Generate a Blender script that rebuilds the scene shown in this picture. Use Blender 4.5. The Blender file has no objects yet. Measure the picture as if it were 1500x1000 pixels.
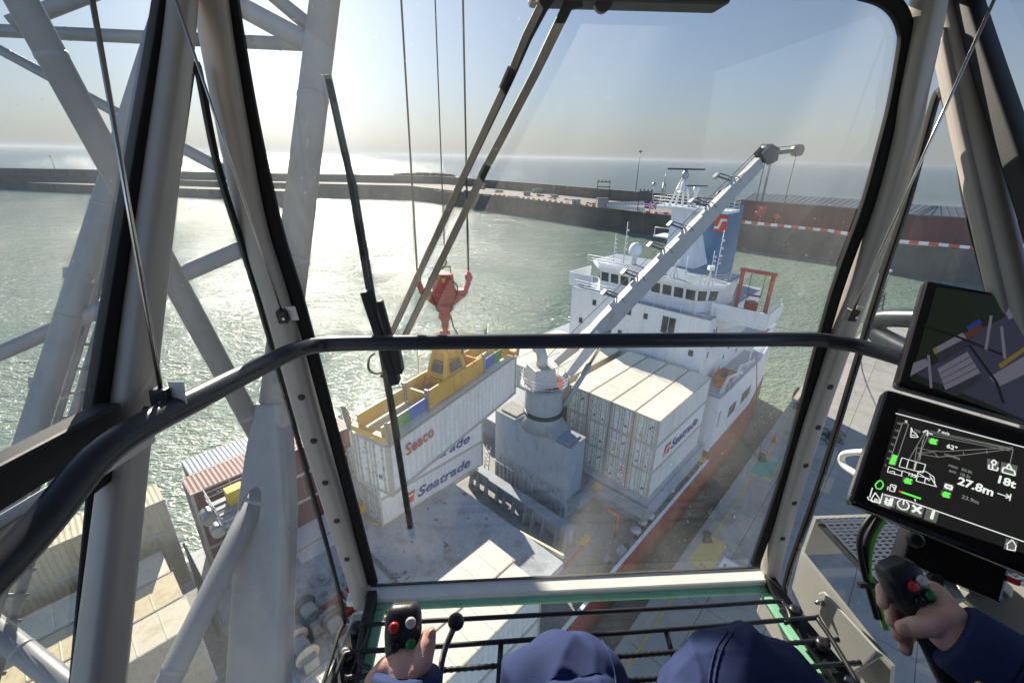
import bpy, bmesh, math, random
from mathutils import Vector, Matrix, noise
random.seed(7)
SC=bpy.context.scene
COL=SC.collection
R=math.radians
PI=math.pi
# ------------------------------------------------------------------ frames
# world origin is the operator's eye level; the water lies 38 m below
FPX=655.0
TH,RO=R(22.4),R(1.25)
WV=Vector((0,math.cos(TH),-math.sin(TH)))
_r0=Vector((1,0,0)); _u0=_r0.cross(WV)
RV=_r0*math.cos(RO)+_u0*math.sin(RO)
UV_=-_r0*math.sin(RO)+_u0*math.cos(RO)
AX=R(47.6)
SU=Vector((math.cos(AX),math.sin(AX),0)); SV=Vector((math.sin(AX),-math.cos(AX),0))
YA=R(-4.2)
CF=Vector((math.sin(YA),math.cos(YA),0)); CR=Vector((math.cos(YA),-math.sin(YA),0)); CZ=Vector((0,0,1))
def ray(x,y): return RV*((x-750)/FPX)-UV_*((y-500)/FPX)+WV
def onz(x,y,z):
    d=ray(x,y); return d*(z/d.z)
def dep(x,y,d): return ray(x,y)*d
def st(s,t,z): return SU*s+SV*t+CZ*z
def cb(x,y,z): return CR*x+CF*y+CZ*z
def cp(px,py,x=None,y=None,z=None):
    d=ray(px,py)
    if x is not None: k=x/d.dot(CR)
    elif y is not None: k=y/d.dot(CF)
    else: k=z/d.z
    return d*k
def onplane(px,py,p,n):
    d=ray(px,py); return d*(p.dot(n)/d.dot(n))
SEA=-38.0; QUAY=-35.0; DECK=-33.0; HATCH=-30.2
# ------------------------------------------------------------------ materials
MATS={}
def nodes(m):
    m.use_nodes=True; nt=m.node_tree; b=nt.nodes['Principled BSDF']; return nt,b
def mat(name,col,rough=.5,metal=0.0,var=.12,scale=3.0,bump=0.0,bscale=20.0,dirt=None,dirt_amt=.5,dscale=(1,1,1),dn=1.2,spec=.5,coat=0.0,obj=True):
    """paint with slow tone variation, optional stains (dirt colour) with a shape of their own"""
    m=bpy.data.materials.new(name); nt,b=nodes(m); N=nt.nodes; L=nt.links
    tc=N.new('ShaderNodeTexCoord'); src=tc.outputs['Object']
    oi=N.new('ShaderNodeObjectInfo'); mul=N.new('ShaderNodeMath'); mul.operation='MULTIPLY'; mul.inputs[1].default_value=57.0
    L.new(oi.outputs['Random'],mul.inputs[0])
    add=N.new('ShaderNodeVectorMath'); add.operation='ADD'; L.new(src,add.inputs[0]); L.new(mul.outputs[0],add.inputs[1])
    n=N.new('ShaderNodeTexNoise'); n.inputs['Scale'].default_value=scale; n.inputs['Detail'].default_value=6; n.inputs['Roughness'].default_value=.65
    L.new(add.outputs[0],n.inputs['Vector'])
    mr=N.new('ShaderNodeMapRange'); mr.inputs['From Min'].default_value=.3; mr.inputs['From Max'].default_value=.7
    mr.inputs['To Min'].default_value=1-var; mr.inputs['To Max'].default_value=1+var; L.new(n.outputs['Fac'],mr.inputs['Value'])
    rv=N.new('ShaderNodeMath'); rv.operation='MULTIPLY_ADD'; rv.inputs[1].default_value=.16; rv.inputs[2].default_value=.92; L.new(oi.outputs['Random'],rv.inputs[0])
    rm=N.new('ShaderNodeMath'); rm.operation='MULTIPLY'; L.new(mr.outputs[0],rm.inputs[0]); L.new(rv.outputs[0],rm.inputs[1])
    mx=N.new('ShaderNodeVectorMath'); mx.operation='SCALE'; mx.inputs[0].default_value=col[:3]; L.new(rm.outputs[0],mx.inputs['Scale'])
    out=mx.outputs[0]
    if dirt:
        mp=N.new('ShaderNodeMapping'); mp.inputs['Scale'].default_value=dscale; L.new(add.outputs[0],mp.inputs['Vector'])
        n2=N.new('ShaderNodeTexNoise'); n2.inputs['Scale'].default_value=dn; n2.inputs['Detail'].default_value=9; n2.inputs['Roughness'].default_value=.7
        L.new(mp.outputs[0],n2.inputs['Vector'])
        cr=N.new('ShaderNodeMapRange'); cr.inputs['From Min'].default_value=.52; cr.inputs['From Max'].default_value=.72
        cr.inputs['To Max'].default_value=dirt_amt; L.new(n2.outputs['Fac'],cr.inputs['Value'])
        mm=N.new('ShaderNodeMix'); mm.data_type='RGBA'; L.new(cr.outputs[0],mm.inputs['Factor']); L.new(out,mm.inputs['A']); mm.inputs['B'].default_value=(*dirt,1)
        out=mm.outputs['Result']
    L.new(out,b.inputs['Base Color'])
    b.inputs['Metallic'].default_value=metal; b.inputs['Specular IOR Level'].default_value=spec
    rr=N.new('ShaderNodeMapRange'); rr.inputs['To Min'].default_value=max(.02,rough-.1); rr.inputs['To Max'].default_value=min(1,rough+.1); L.new(n.outputs['Fac'],rr.inputs['Value']); L.new(rr.outputs[0],b.inputs['Roughness'])
    if coat: b.inputs['Coat Weight'].default_value=coat
    if bump:
        n3=N.new('ShaderNodeTexNoise'); n3.inputs['Scale'].default_value=bscale; n3.inputs['Detail'].default_value=4; L.new(add.outputs[0],n3.inputs['Vector'])
        bp=N.new('ShaderNodeBump'); bp.inputs['Strength'].default_value=bump; bp.inputs['Distance'].default_value=.02; L.new(n3.outputs['Fac'],bp.inputs['Height']); L.new(bp.outputs[0],b.inputs['Normal'])
    MATS[name]=m; return m
def emis(name,col,s):
    m=bpy.data.materials.new(name); nt,b=nodes(m)
    b.inputs['Base Color'].default_value=(.01,.01,.01,1); b.inputs['Roughness'].default_value=.25
    b.inputs['Emission Color'].default_value=(*col,1); b.inputs['Emission Strength'].default_value=s
    return m
RUST=(.16,.065,.02)
M=dict(
 cwhite=mat('container_white',(.68,.68,.66),.5,dirt=(.36,.27,.17),dirt_amt=.38,dscale=(1.6,1.6,.25),var=.10),
 ctop=mat('container_roof_cream',(.74,.70,.59),.55,dirt=(.45,.36,.22),dirt_amt=.42,dscale=(.5,1.2,1),dn=.9,var=.08),
 cdoor=mat('container_door_white',(.62,.63,.58),.5,dirt=(.24,.18,.11),dirt_amt=.7,dscale=(2,2,.6),dn=1.6,var=.12),
 cframe=mat('container_frame',(.44,.40,.33),.6,dirt=RUST,dirt_amt=.75,dn=3,var=.25),
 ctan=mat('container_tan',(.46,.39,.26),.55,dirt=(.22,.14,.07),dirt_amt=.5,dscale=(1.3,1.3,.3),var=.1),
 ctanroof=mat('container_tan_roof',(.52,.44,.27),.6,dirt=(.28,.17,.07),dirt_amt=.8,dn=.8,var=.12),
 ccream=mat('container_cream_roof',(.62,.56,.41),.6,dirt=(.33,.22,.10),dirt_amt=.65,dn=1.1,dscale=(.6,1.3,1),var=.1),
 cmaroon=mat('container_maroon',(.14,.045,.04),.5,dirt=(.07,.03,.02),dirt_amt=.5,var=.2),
 cmaroonroof=mat('container_maroon_sunlit_roof',(.23,.095,.085),.6,dirt=(.16,.08,.06),dirt_amt=.5,var=.15),  # maroon lightened to pink: sunlight on the roof put into the colour
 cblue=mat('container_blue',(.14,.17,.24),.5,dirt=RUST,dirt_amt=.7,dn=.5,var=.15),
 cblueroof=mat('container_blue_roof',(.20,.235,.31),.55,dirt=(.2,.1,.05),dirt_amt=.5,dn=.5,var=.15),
 rod=mat('lock_rod_steel',(.33,.33,.31),.5,dirt=RUST,dirt_amt=.6,dn=4),
 sticker=mat('yellow_sticker',(.55,.42,.04),.5), stickerk=mat('dark_sticker',(.05,.05,.06),.5), stickerr=mat('red_sticker',(.5,.04,.03),.5),
 blue_text=mat('lettering_blue',(.045,.05,.22),.5), red_text=mat('lettering_red',(.38,.035,.03),.5), red_logo=mat('logo_red',(.55,.06,.03),.5), white_mark=mat('marking_white',(.75,.75,.72),.5), black_mark=mat('marking_black',(.03,.03,.03),.5),
 grey=mat('ship_grey_paint',(.30,.335,.37),.5,dirt=(.15,.12,.09),dirt_amt=.5,dscale=(1,1,.35),dn=1.4,var=.08),
 craneg=mat('crane_grey_paint',(.31,.33,.345),.45,dirt=(.2,.17,.13),dirt_amt=.5,dscale=(1,1,.3),dn=1.2,var=.08),
 cranew=mat('crane_pale_sunlit_paint',(.52,.51,.47),.5,dirt=(.3,.22,.14),dirt_amt=.4,dn=.8,var=.08),  # pale crane paint; also carries the sunlight painted on the jib's top plate
 shipw=mat('ship_white_paint',(.70,.72,.74),.4,dirt=(.40,.31,.22),dirt_amt=.42,dscale=(1.6,1.6,.14),dn=.9,var=.05),
 deckg=mat('deck_grey_green',(.29,.285,.265),.7,dirt=(.13,.10,.07),dirt_amt=.7,dn=.35,var=.2),
 deckb=mat('deck_blue_grey',(.28,.33,.40),.6,dirt=(.16,.14,.12),dirt_amt=.5,dn=.6,var=.12),
 hatch=mat('hatch_cover_paint',(.41,.44,.47),.55,dirt=(.17,.14,.11),dirt_amt=.75,dn=.55,var=.14),
 hull=mat('hull_red',(.26,.035,.03),.5,dirt=(.08,.03,.025),dirt_amt=.6,dscale=(1,1,.3),dn=.5,var=.15),
 shipred=mat('davit_red',(.40,.045,.035),.45,var=.15),
 funnelb=mat('funnel_blue',(.045,.14,.28),.45,var=.08,dirt=(.03,.06,.1),dirt_amt=.4,dscale=(1,1,.3)),
 glassd=mat('ship_window_dark',(.035,.045,.05),.12,var=.3,scale=.6),
 yellow=mat('spreader_yellow',(.62,.34,.03),.45,dirt=(.25,.13,.04),dirt_amt=.5,dn=1.5,var=.1),
 yellowp=mat('marking_yellow',(.58,.42,.04),.6,dirt=(.2,.17,.1),dirt_amt=.6,dn=2),
 sgreen=mat('spreader_green',(.05,.24,.06),.5,var=.15), sblue=mat('spreader_blue',(.04,.13,.42),.5,var=.15),
 rot=mat('rotator_red',(.36,.055,.035),.5,dirt=(.15,.05,.04),dirt_amt=.5,dn=2,var=.15),
 steel=mat('steel_grey',(.30,.30,.30),.4,.6,var=.15), dark=mat('dark_metal',(.05,.05,.055),.5,.3,var=.2), rope=mat('wire_rope',(.05,.05,.05),.6,.4),
 boom=mat('boom_grey_paint',(.165,.175,.185),.42,dirt=(.17,.165,.155),dirt_amt=.5,dscale=(2,2,.6),dn=3,var=.10,scale=6),
 boomd=mat('boom_catwalk_galvanised',(.20,.21,.22),.5,.5,var=.2),
 conc=mat('quay_concrete',(.38,.36,.32),.85,dirt=(.20,.18,.16),dirt_amt=.65,dn=.12,var=.14,scale=.4,bump=.15,bscale=4),
 joint=mat('quay_joint',(.13,.125,.12),.9), gpaint=mat('quay_green_paint',(.10,.36,.27),.7,dirt=(.2,.25,.2),dirt_amt=.6,dn=1.5), ypaint=mat('quay_yellow_paint',(.60,.44,.14),.7,dirt=(.3,.26,.16),dirt_amt=.6,dn=1.2),
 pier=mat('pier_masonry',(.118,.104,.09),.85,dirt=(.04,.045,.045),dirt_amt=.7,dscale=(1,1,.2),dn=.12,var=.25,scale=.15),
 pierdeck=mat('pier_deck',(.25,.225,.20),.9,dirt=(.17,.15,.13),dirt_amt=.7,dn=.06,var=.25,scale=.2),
 shed=mat('shed_red_wall',(.115,.035,.032),.6,var=.15,scale=.3), shedroof=mat('shed_roof',(.095,.11,.13),.5,var=.12,scale=.3),
 shrub=mat('shrub_dark',(.04,.05,.03),.9,var=.3), tyre=mat('tyre_rubber',(.02,.02,.02),.8),
 orange=mat('boat_orange',(.50,.12,.03),.5,var=.15),
 cabm=mat('cab_frame_paint',(.40,.365,.33),.36,var=.05,scale=10,spec=.5,coat=.15), cabl=mat('cab_sill_paint',(.74,.72,.66),.35,var=.06,scale=12), cabd=mat('cab_dark_trim',(.020,.020,.022),.6,var=.15,scale=15,bump=.02,bscale=200),
 rubber=mat('gasket_rubber',(.008,.008,.008),.7,var=.2,scale=20,spec=.25), rail=mat('handrail_coating',(.028,.030,.040),.33,var=.1,scale=15), ceil=mat('cab_lining',(.35,.34,.32),.8,bump=.03,bscale=150),
 gbead=mat('glass_edge_green',(.28,.62,.40),.3,var=.15,scale=8), blackp=mat('black_plastic',(.016,.016,.018),.38,var=.15,scale=40,bump=.05,bscale=300), gloss=mat('gloss_black',(.010,.008,.009),.18,var=.1),
 chrome=mat('polished_steel',(.6,.58,.55),.22,1.0,var=.08), grating=mat('grating_black',(.018,.018,.02),.4,.2,var=.2,scale=20), sheet=mat('sheet_metal_grey',(.44,.43,.39),.42,.25,var=.07,scale=6), plate=mat('perforated_plate_dark',(.10,.115,.15),.5,.3,var=.15), platel=mat('perforated_plate_light',(.42,.42,.40),.5,.3,var=.15),
 navy=mat('coverall_navy',(.027,.042,.125),.85,var=.14,scale=14,bump=.25,bscale=900,spec=.25), skin=None,
 bred=mat('button_red',(.55,.03,.025),.35), bwhite=mat('button_white',(.62,.55,.55),.35), bgreen=mat('button_green',(.02,.22,.07),.35), bblack=mat('button_black',(.01,.01,.01),.35), cgreen=mat('cable_green',(.16,.55,.05),.4), cblack=mat('cable_black',(.012,.012,.012),.45),
 brass=mat('press_stud',(.5,.4,.25),.3,1.0),
 ujblue=mat('flag_blue',(.02,.04,.25),.8), ujred=mat('flag_red',(.6,.02,.03),.8), ujw=mat('flag_white',(.75,.75,.75),.8),
 vanw=mat('vehicle_white',(.6,.6,.6),.4), vang=mat('vehicle_grey_green',(.14,.17,.15),.5), cone=mat('barrier_red',(.55,.10,.06),.6), 
)
def skinmat():
    m=bpy.data.materials.new('skin'); nt,b=nodes(m); N=nt.nodes; L=nt.links
    tc=N.new('ShaderNodeTexCoord'); n=N.new('ShaderNodeTexNoise'); n.inputs['Scale'].default_value=30; n.inputs['Detail'].default_value=5; L.new(tc.outputs['Object'],n.inputs['Vector'])
    cr=N.new('ShaderNodeValToRGB'); cr.color_ramp.elements[0].color=(.66,.31,.24,1); cr.color_ramp.elements[0].position=.3; cr.color_ramp.elements[1].color=(.80,.54,.45,1); cr.color_ramp.elements[1].position=.7
    L.new(n.outputs['Fac'],cr.inputs['Fac']); L.new(cr.outputs['Color'],b.inputs['Base Color']); b.inputs['Roughness'].default_value=.6
    b.inputs['Subsurface Weight'].default_value=.05; b.inputs['Subsurface Radius'].default_value=(.01,.004,.002); b.inputs['Subsurface Scale'].default_value=.5
    v=N.new('ShaderNodeTexVoronoi'); v.inputs['Scale'].default_value=420; L.new(tc.outputs['Object'],v.inputs['Vector'])
    n3=N.new('ShaderNodeTexNoise'); n3.inputs['Scale'].default_value=110; n3.inputs['Detail'].default_value=4; L.new(tc.outputs['Object'],n3.inputs['Vector'])
    ad=N.new('ShaderNodeMath'); ad.operation='ADD'; L.new(v.outputs['Distance'],ad.inputs[0]); L.new(n3.outputs['Fac'],ad.inputs[1])
    bp=N.new('ShaderNodeBump'); bp.inputs['Strength'].default_value=.16; bp.inputs['Distance'].default_value=.0015; L.new(ad.outputs[0],bp.inputs['Height']); L.new(bp.outputs[0],b.inputs['Normal'])
    return m
M['skin']=skinmat(); M['nail']=mat('fingernail',(.55,.33,.26),.3,var=.05)
def glassmat(name,tint,dirt_lo,dirt_hi,scale=2.0,seed=0.0,refl=1.0):
    """thin pane: clear with a Fresnel reflection and a film of real dust and wipe smears"""
    m=bpy.data.materials.new(name); m.use_nodes=True; nt=m.node_tree; N=nt.nodes; L=nt.links; N.clear()
    o=N.new('ShaderNodeOutputMaterial'); tr=N.new('ShaderNodeBsdfTransparent'); tr.inputs['Color'].default_value=(*tint,1)
    gl=N.new('ShaderNodeBsdfGlossy'); gl.inputs['Roughness'].default_value=.01
    fr=N.new('ShaderNodeLayerWeight'); fr.inputs['Blend'].default_value=.5
    fp=N.new('ShaderNodeMath'); fp.operation='POWER'; fp.inputs[1].default_value=5.0; L.new(fr.outputs['Facing'],fp.inputs[0])
    fm=N.new('ShaderNodeMath'); fm.operation='MULTIPLY_ADD'; fm.inputs[1].default_value=.75*refl; fm.inputs[2].default_value=.04*refl; L.new(fp.outputs[0],fm.inputs[0])
    m1=N.new('ShaderNodeMixShader'); L.new(fm.outputs[0],m1.inputs[0]); L.new(tr.outputs[0],m1.inputs[1]); L.new(gl.outputs[0],m1.inputs[2])
    df=N.new('ShaderNodeBsdfDiffuse'); df.inputs['Color'].default_value=(.75,.74,.70,1); tl=N.new('ShaderNodeBsdfTranslucent'); tl.inputs['Color'].default_value=(.8,.79,.74,1)
    md=N.new('ShaderNodeMixShader'); md.inputs[0].default_value=.7; L.new(df.outputs[0],md.inputs[1]); L.new(tl.outputs[0],md.inputs[2])
    tc=N.new('ShaderNodeTexCoord'); mp=N.new('ShaderNodeMapping'); mp.inputs['Location'].default_value=(seed,seed*1.7,seed*.6); mp.inputs['Rotation'].default_value=(.3,.5,.2); mp.inputs['Scale'].default_value=(1.6,1,.8); L.new(tc.outputs['Object'],mp.inputs['Vector'])
    n=N.new('ShaderNodeTexNoise'); n.inputs['Scale'].default_value=scale; n.inputs['Detail'].default_value=7; n.inputs['Roughness'].default_value=.6; n.inputs['Distortion'].default_value=.6; L.new(mp.outputs[0],n.inputs['Vector'])
    mr=N.new('ShaderNodeMapRange'); mr.inputs['From Min'].default_value=.35; mr.inputs['From Max'].default_value=.72; mr.inputs['To Min'].default_value=dirt_lo; mr.inputs['To Max'].default_value=dirt_hi; L.new(n.outputs['Fac'],mr.inputs['Value'])
    n2=N.new('ShaderNodeTexNoise'); n2.inputs['Scale'].default_value=190; n2.inputs['Detail'].default_value=1; L.new(tc.outputs['Object'],n2.inputs['Vector'])
    m2=N.new('ShaderNodeMapRange'); m2.inputs['From Min'].default_value=.73; m2.inputs['From Max'].default_value=.78; m2.inputs['To Max'].default_value=.22; L.new(n2.outputs['Fac'],m2.inputs['Value'])
    ad=N.new('ShaderNodeMath'); ad.operation='ADD'; ad.use_clamp=True; L.new(mr.outputs[0],ad.inputs[0]); L.new(m2.outputs[0],ad.inputs[1])
    mz=N.new('ShaderNodeMixShader'); L.new(ad.outputs[0],mz.inputs[0]); L.new(m1.outputs[0],mz.inputs[1]); L.new(md.outputs[0],mz.inputs[2])
    L.new(mz.outputs[0],o.inputs['Surface']); return m
# ------------------------------------------------------------------ mesh builder
class MB:
    def __init__(s): s.v=[]; s.f=[]; s.sm=[]
    def add(s,vs,fs,smooth=False):
        o=len(s.v); s.v+= [Vector(v) for v in vs]; s.f+=[tuple(i+o for i in f) for f in fs]; s.sm+=[smooth]*len(fs); return s
    def box(s,c,h,ax=None,top=1.0):
        """box about c with half sizes h along axes ax; top tapers the upper face"""
        X,Y,Z=ax or (Vector((1,0,0)),Vector((0,1,0)),Vector((0,0,1))); c=Vector(c); vs=[]
        for k,t in ((-1,1.0),(1,top)):
            for i,j in ((-1,-1),(1,-1),(1,1),(-1,1)): vs.append(c+X*(i*h[0]*t)+Y*(j*h[1]*t)+Z*(k*h[2]))
        return s.add(vs,[(0,3,2,1),(4,5,6,7),(0,1,5,4),(1,2,6,5),(2,3,7,6),(3,0,4,7)])
    def sbox(s,s0,s1,t0,t1,z0,z1):
        return s.box(st((s0+s1)/2,(t0+t1)/2,(z0+z1)/2),(abs(s1-s0)/2,abs(t1-t0)/2,abs(z1-z0)/2),(SU,SV,CZ))
    def lbox(s,x0,x1,y0,y1,z0,z1):
        return s.box(((x0+x1)/2,(y0+y1)/2,(z0+z1)/2),(abs(x1-x0)/2,abs(y1-y0)/2,abs(z1-z0)/2))
    def cbox(s,x0,x1,y0,y1,z0,z1):
        return s.box(cb((x0+x1)/2,(y0+y1)/2,(z0+z1)/2),(abs(x1-x0)/2,abs(y1-y0)/2,abs(z1-z0)/2),(CR,CF,CZ))
    def beam(s,a,b,w,h,up=None):
        a=Vector(a); b=Vector(b); d=(b-a); l=d.length; d.normalize(); u=Vector(up) if up else Vector((0,0,1))
        if abs(d.dot(u))>.98: u=Vector((0,1,0))
        x=d.cross(u).normalized(); y=x.cross(d)
        return s.box((a+b)/2,(w/2,l/2,h/2),(x,d,y))
    def tube(s,pts,r,n=10,caps=True,ry=None,up=None,closed=False):
        pts=[Vector(p) for p in pts]; rs=r if isinstance(r,(list,tuple)) else [r]*len(pts); o=len(s.v); m=len(pts); prev=None
        for i,p in enumerate(pts):
            if closed: d=pts[(i+1)%m]-pts[i-1]
            else: d=(pts[min(i+1,m-1)]-pts[max(i-1,0)])
            d.normalize()
            if prev is None:
                u=Vector(up) if up else (Vector((0,0,1)) if abs(d.z)<.9 else Vector((0,1,0)))
                x=d.cross(u).normalized()
            else: x=(prev-d*prev.dot(d)).normalized()
            y=x.cross(d); prev=x
            for k in range(n):
                a=2*PI*k/n; s.v.append(p+x*(rs[i]*math.cos(a))+y*((ry or 1)*rs[i]*math.sin(a)))
        for i in range(m if closed else m-1):
            j=(i+1)%m
            for k in range(n):
                s.f.append((o+i*n+k,o+i*n+(k+1)%n,o+j*n+(k+1)%n,o+j*n+k)); s.sm.append(True)
        if caps and not closed:
            s.f.append(tuple(o+k for k in reversed(range(n)))); s.f.append(tuple(o+(m-1)*n+k for k in range(n))); s.sm+=[False,False]
        return s
    def lathe(s,c,prof,n=24,axis=None,xdir=None,caps=True):
        z=Vector(axis or (0,0,1)).normalized(); x=Vector(xdir) if xdir else (Vector((1,0,0)) if abs(z.x)<.9 else Vector((0,1,0)))
        x=(x-z*x.dot(z)).normalized(); y=z.cross(x); o=len(s.v); c=Vector(c)
        for r,h in prof:
            for k in range(n):
                a=2*PI*k/n; s.v.append(c+z*h+x*(r*math.cos(a))+y*(r*math.sin(a)))
        for i in range(len(prof)-1):
            for k in range(n):
                s.f.append((o+i*n+k,o+i*n+(k+1)%n,o+(i+1)*n+(k+1)%n,o+(i+1)*n+k)); s.sm.append(True)
        if caps:
            s.f.append(tuple(o+k for k in reversed(range(n)))); s.f.append(tuple(o+(len(prof)-1)*n+k for k in range(n))); s.sm+=[False,False]
        return s
    def prism(s,poly,d):
        """polygon (world points) extruded by vector d"""
        n=len(poly); d=Vector(d); vs=[Vector(p) for p in poly]+[Vector(p)+d for p in poly]
        return s.add(vs,[tuple(range(n)),tuple(reversed(range(n,2*n)))]+[(i,i+n,(i+1)%n+n,(i+1)%n) for i in range(n)])
    def loft(s,rings,caps=True,smooth=False):
        n=len(rings[0]); o=len(s.v)
        for r in rings: s.v+=[Vector(p) for p in r]
        for i in range(len(rings)-1):
            for k in range(n): s.f.append((o+i*n+k,o+i*n+(k+1)%n,o+(i+1)*n+(k+1)%n,o+(i+1)*n+k)); s.sm.append(smooth)
        if caps:
            s.f.append(tuple(o+k for k in reversed(range(n)))); s.f.append(tuple(o+(len(rings)-1)*n+k for k in range(n))); s.sm+=[False,False]
        return s
    def ball(s,c,r,n=14,sc=(1,1,1),ax=None):
        c=Vector(c); X,Y,Z=ax or (Vector((1,0,0)),Vector((0,1,0)),Vector((0,0,1))); o=len(s.v); m=n//2
        for i in range(1,m):
            th=PI*i/m
            for k in range(n):
                a=2*PI*k/n; s.v.append(c+X*(r*sc[0]*math.sin(th)*math.cos(a))+Y*(r*sc[1]*math.sin(th)*math.sin(a))+Z*(r*sc[2]*math.cos(th)))
        t=len(s.v); s.v.append(c+Z*(r*sc[2])); s.v.append(c-Z*(r*sc[2]))
        for i in range(m-2):
            for k in range(n): s.f.append((o+i*n+k,o+(i+1)*n+k,o+(i+1)*n+(k+1)%n,o+i*n+(k+1)%n)); s.sm.append(True)
        for k in range(n): s.f.append((t,o+k,o+(k+1)%n)); s.f.append((t+1,o+(m-2)*n+(k+1)%n,o+(m-2)*n+k)); s.sm+=[True,True]
        return s
    def build(s,name,m,parent=None,bevel=0,seg=2,fix=True):
        root=parent
        off=Vector((0,0,0)); p=parent
        while p is not None: off+=p.location; p=p.parent
        if root is not None and root.get('_local'): off=Vector((0,0,0))
        me=bpy.data.meshes.new(name); me.from_pydata([tuple(v-off) for v in s.v],[],s.f)
        for p_,q in zip(me.polygons,s.sm): p_.use_smooth=q
        bm=bmesh.new(); bm.from_mesh(me)
        if fix: bmesh.ops.recalc_face_normals(bm,faces=bm.faces)
        bm.to_mesh(me); bm.free()
        me.materials.append(m)
        o=bpy.data.objects.new(name,me); COL.objects.link(o)
        if parent is not None:
            o.parent=parent
            if parent.get('_local'): o['_local']=1
        if bevel:
            b=o.modifiers.new('bevel','BEVEL'); b.width=bevel; b.segments=seg; b.limit_method='ANGLE'; b.angle_limit=R(40)
        return o
def tag(o,label,cat=None,group=None,kind=None):
    if label: o['label']=label
    if cat: o['category']=cat
    if group: o['group']=group
    if kind: o['kind']=kind
    return o
def thing(name,label,cat,loc=(0,0,0),group=None,rot=None,local=False):
    o=bpy.data.objects.new(name,None); COL.objects.link(o); o.location=loc; o.empty_display_size=.3
    if rot: o.rotation_euler=rot
    if local: o['_local']=1
    return tag(o,label,cat,group)
def solo(mb,name,m,label,cat,group=None,loc=None,bevel=0):
    c=Vector(loc) if loc is not None else Vector((sum(v.x for v in mb.v)/len(mb.v),sum(v.y for v in mb.v)/len(mb.v),min(v.z for v in mb.v)))
    mb.v=[v-c for v in mb.v]; o=mb.build(name,m,bevel=bevel); o.location=c
    return tag(o,label,cat,group)
def struct(mb,name,m): 
    o=mb.build(name,m); o['kind']='structure'; return o
def kids(o): return [c for c in bpy.data.objects if c.parent==o]
def copy_tree(o,parent=None):
    c=o.copy(); COL.objects.link(c); c.parent=parent
    for ch in kids(o): copy_tree(ch,c)
    return c
def setmat(o,m):
    for sl in o.material_slots: sl.link='OBJECT'; sl.material=m
def text(s,size,m,parent,name,O,X,Y,depth=.004,bold=0.0,shear=0.0,align='LEFT',sx=1.0):
    """flat lettering standing on plane O + X,Y (local or world, like its parent)"""
    cu=bpy.data.curves.new(name,'FONT'); cu.body=s; cu.size=size; cu.extrude=depth; cu.offset=bold*size; cu.shear=shear; cu.align_x=align; cu.resolution_u=3
    tmp=bpy.data.objects.new('tmp',cu); COL.objects.link(tmp)
    dg=bpy.context.evaluated_depsgraph_get(); me=bpy.data.meshes.new_from_object(tmp.evaluated_get(dg)); bpy.data.objects.remove(tmp); bpy.data.curves.remove(cu)
    X=Vector(X).normalized(); Y=Vector(Y).normalized(); Z=X.cross(Y); O=Vector(O)
    off=Vector((0,0,0)); p=parent
    while p is not None: off+=p.location; p=p.parent
    if parent is not None and parent.get('_local'): off=Vector((0,0,0))
    for v in me.vertices: v.co=O+X*(v.co.x*sx)+Y*v.co.y+Z*v.co.z-off
    me.materials.clear(); me.materials.append(m); me.name=name
    o=bpy.data.objects.new(name,me); COL.objects.link(o); o.parent=parent
    if parent is not None and parent.get('_local'): o['_local']=1
    return o

def curve_(P,n=6):
    P=[Vector(p) for p in P]; out=[]
    for i in range(len(P)-1):
        p0=P[max(i-1,0)];p1=P[i];p2=P[i+1];p3=P[min(i+2,len(P)-1)]
        for j in range(n):
            t=j/n; out.append(.5*((2*p1)+(p2-p0)*t+(2*p0-5*p1+4*p2-p3)*t*t+(3*p1-p0-3*p2+p3)*t**3))
    out.append(P[-1]); return out
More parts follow.
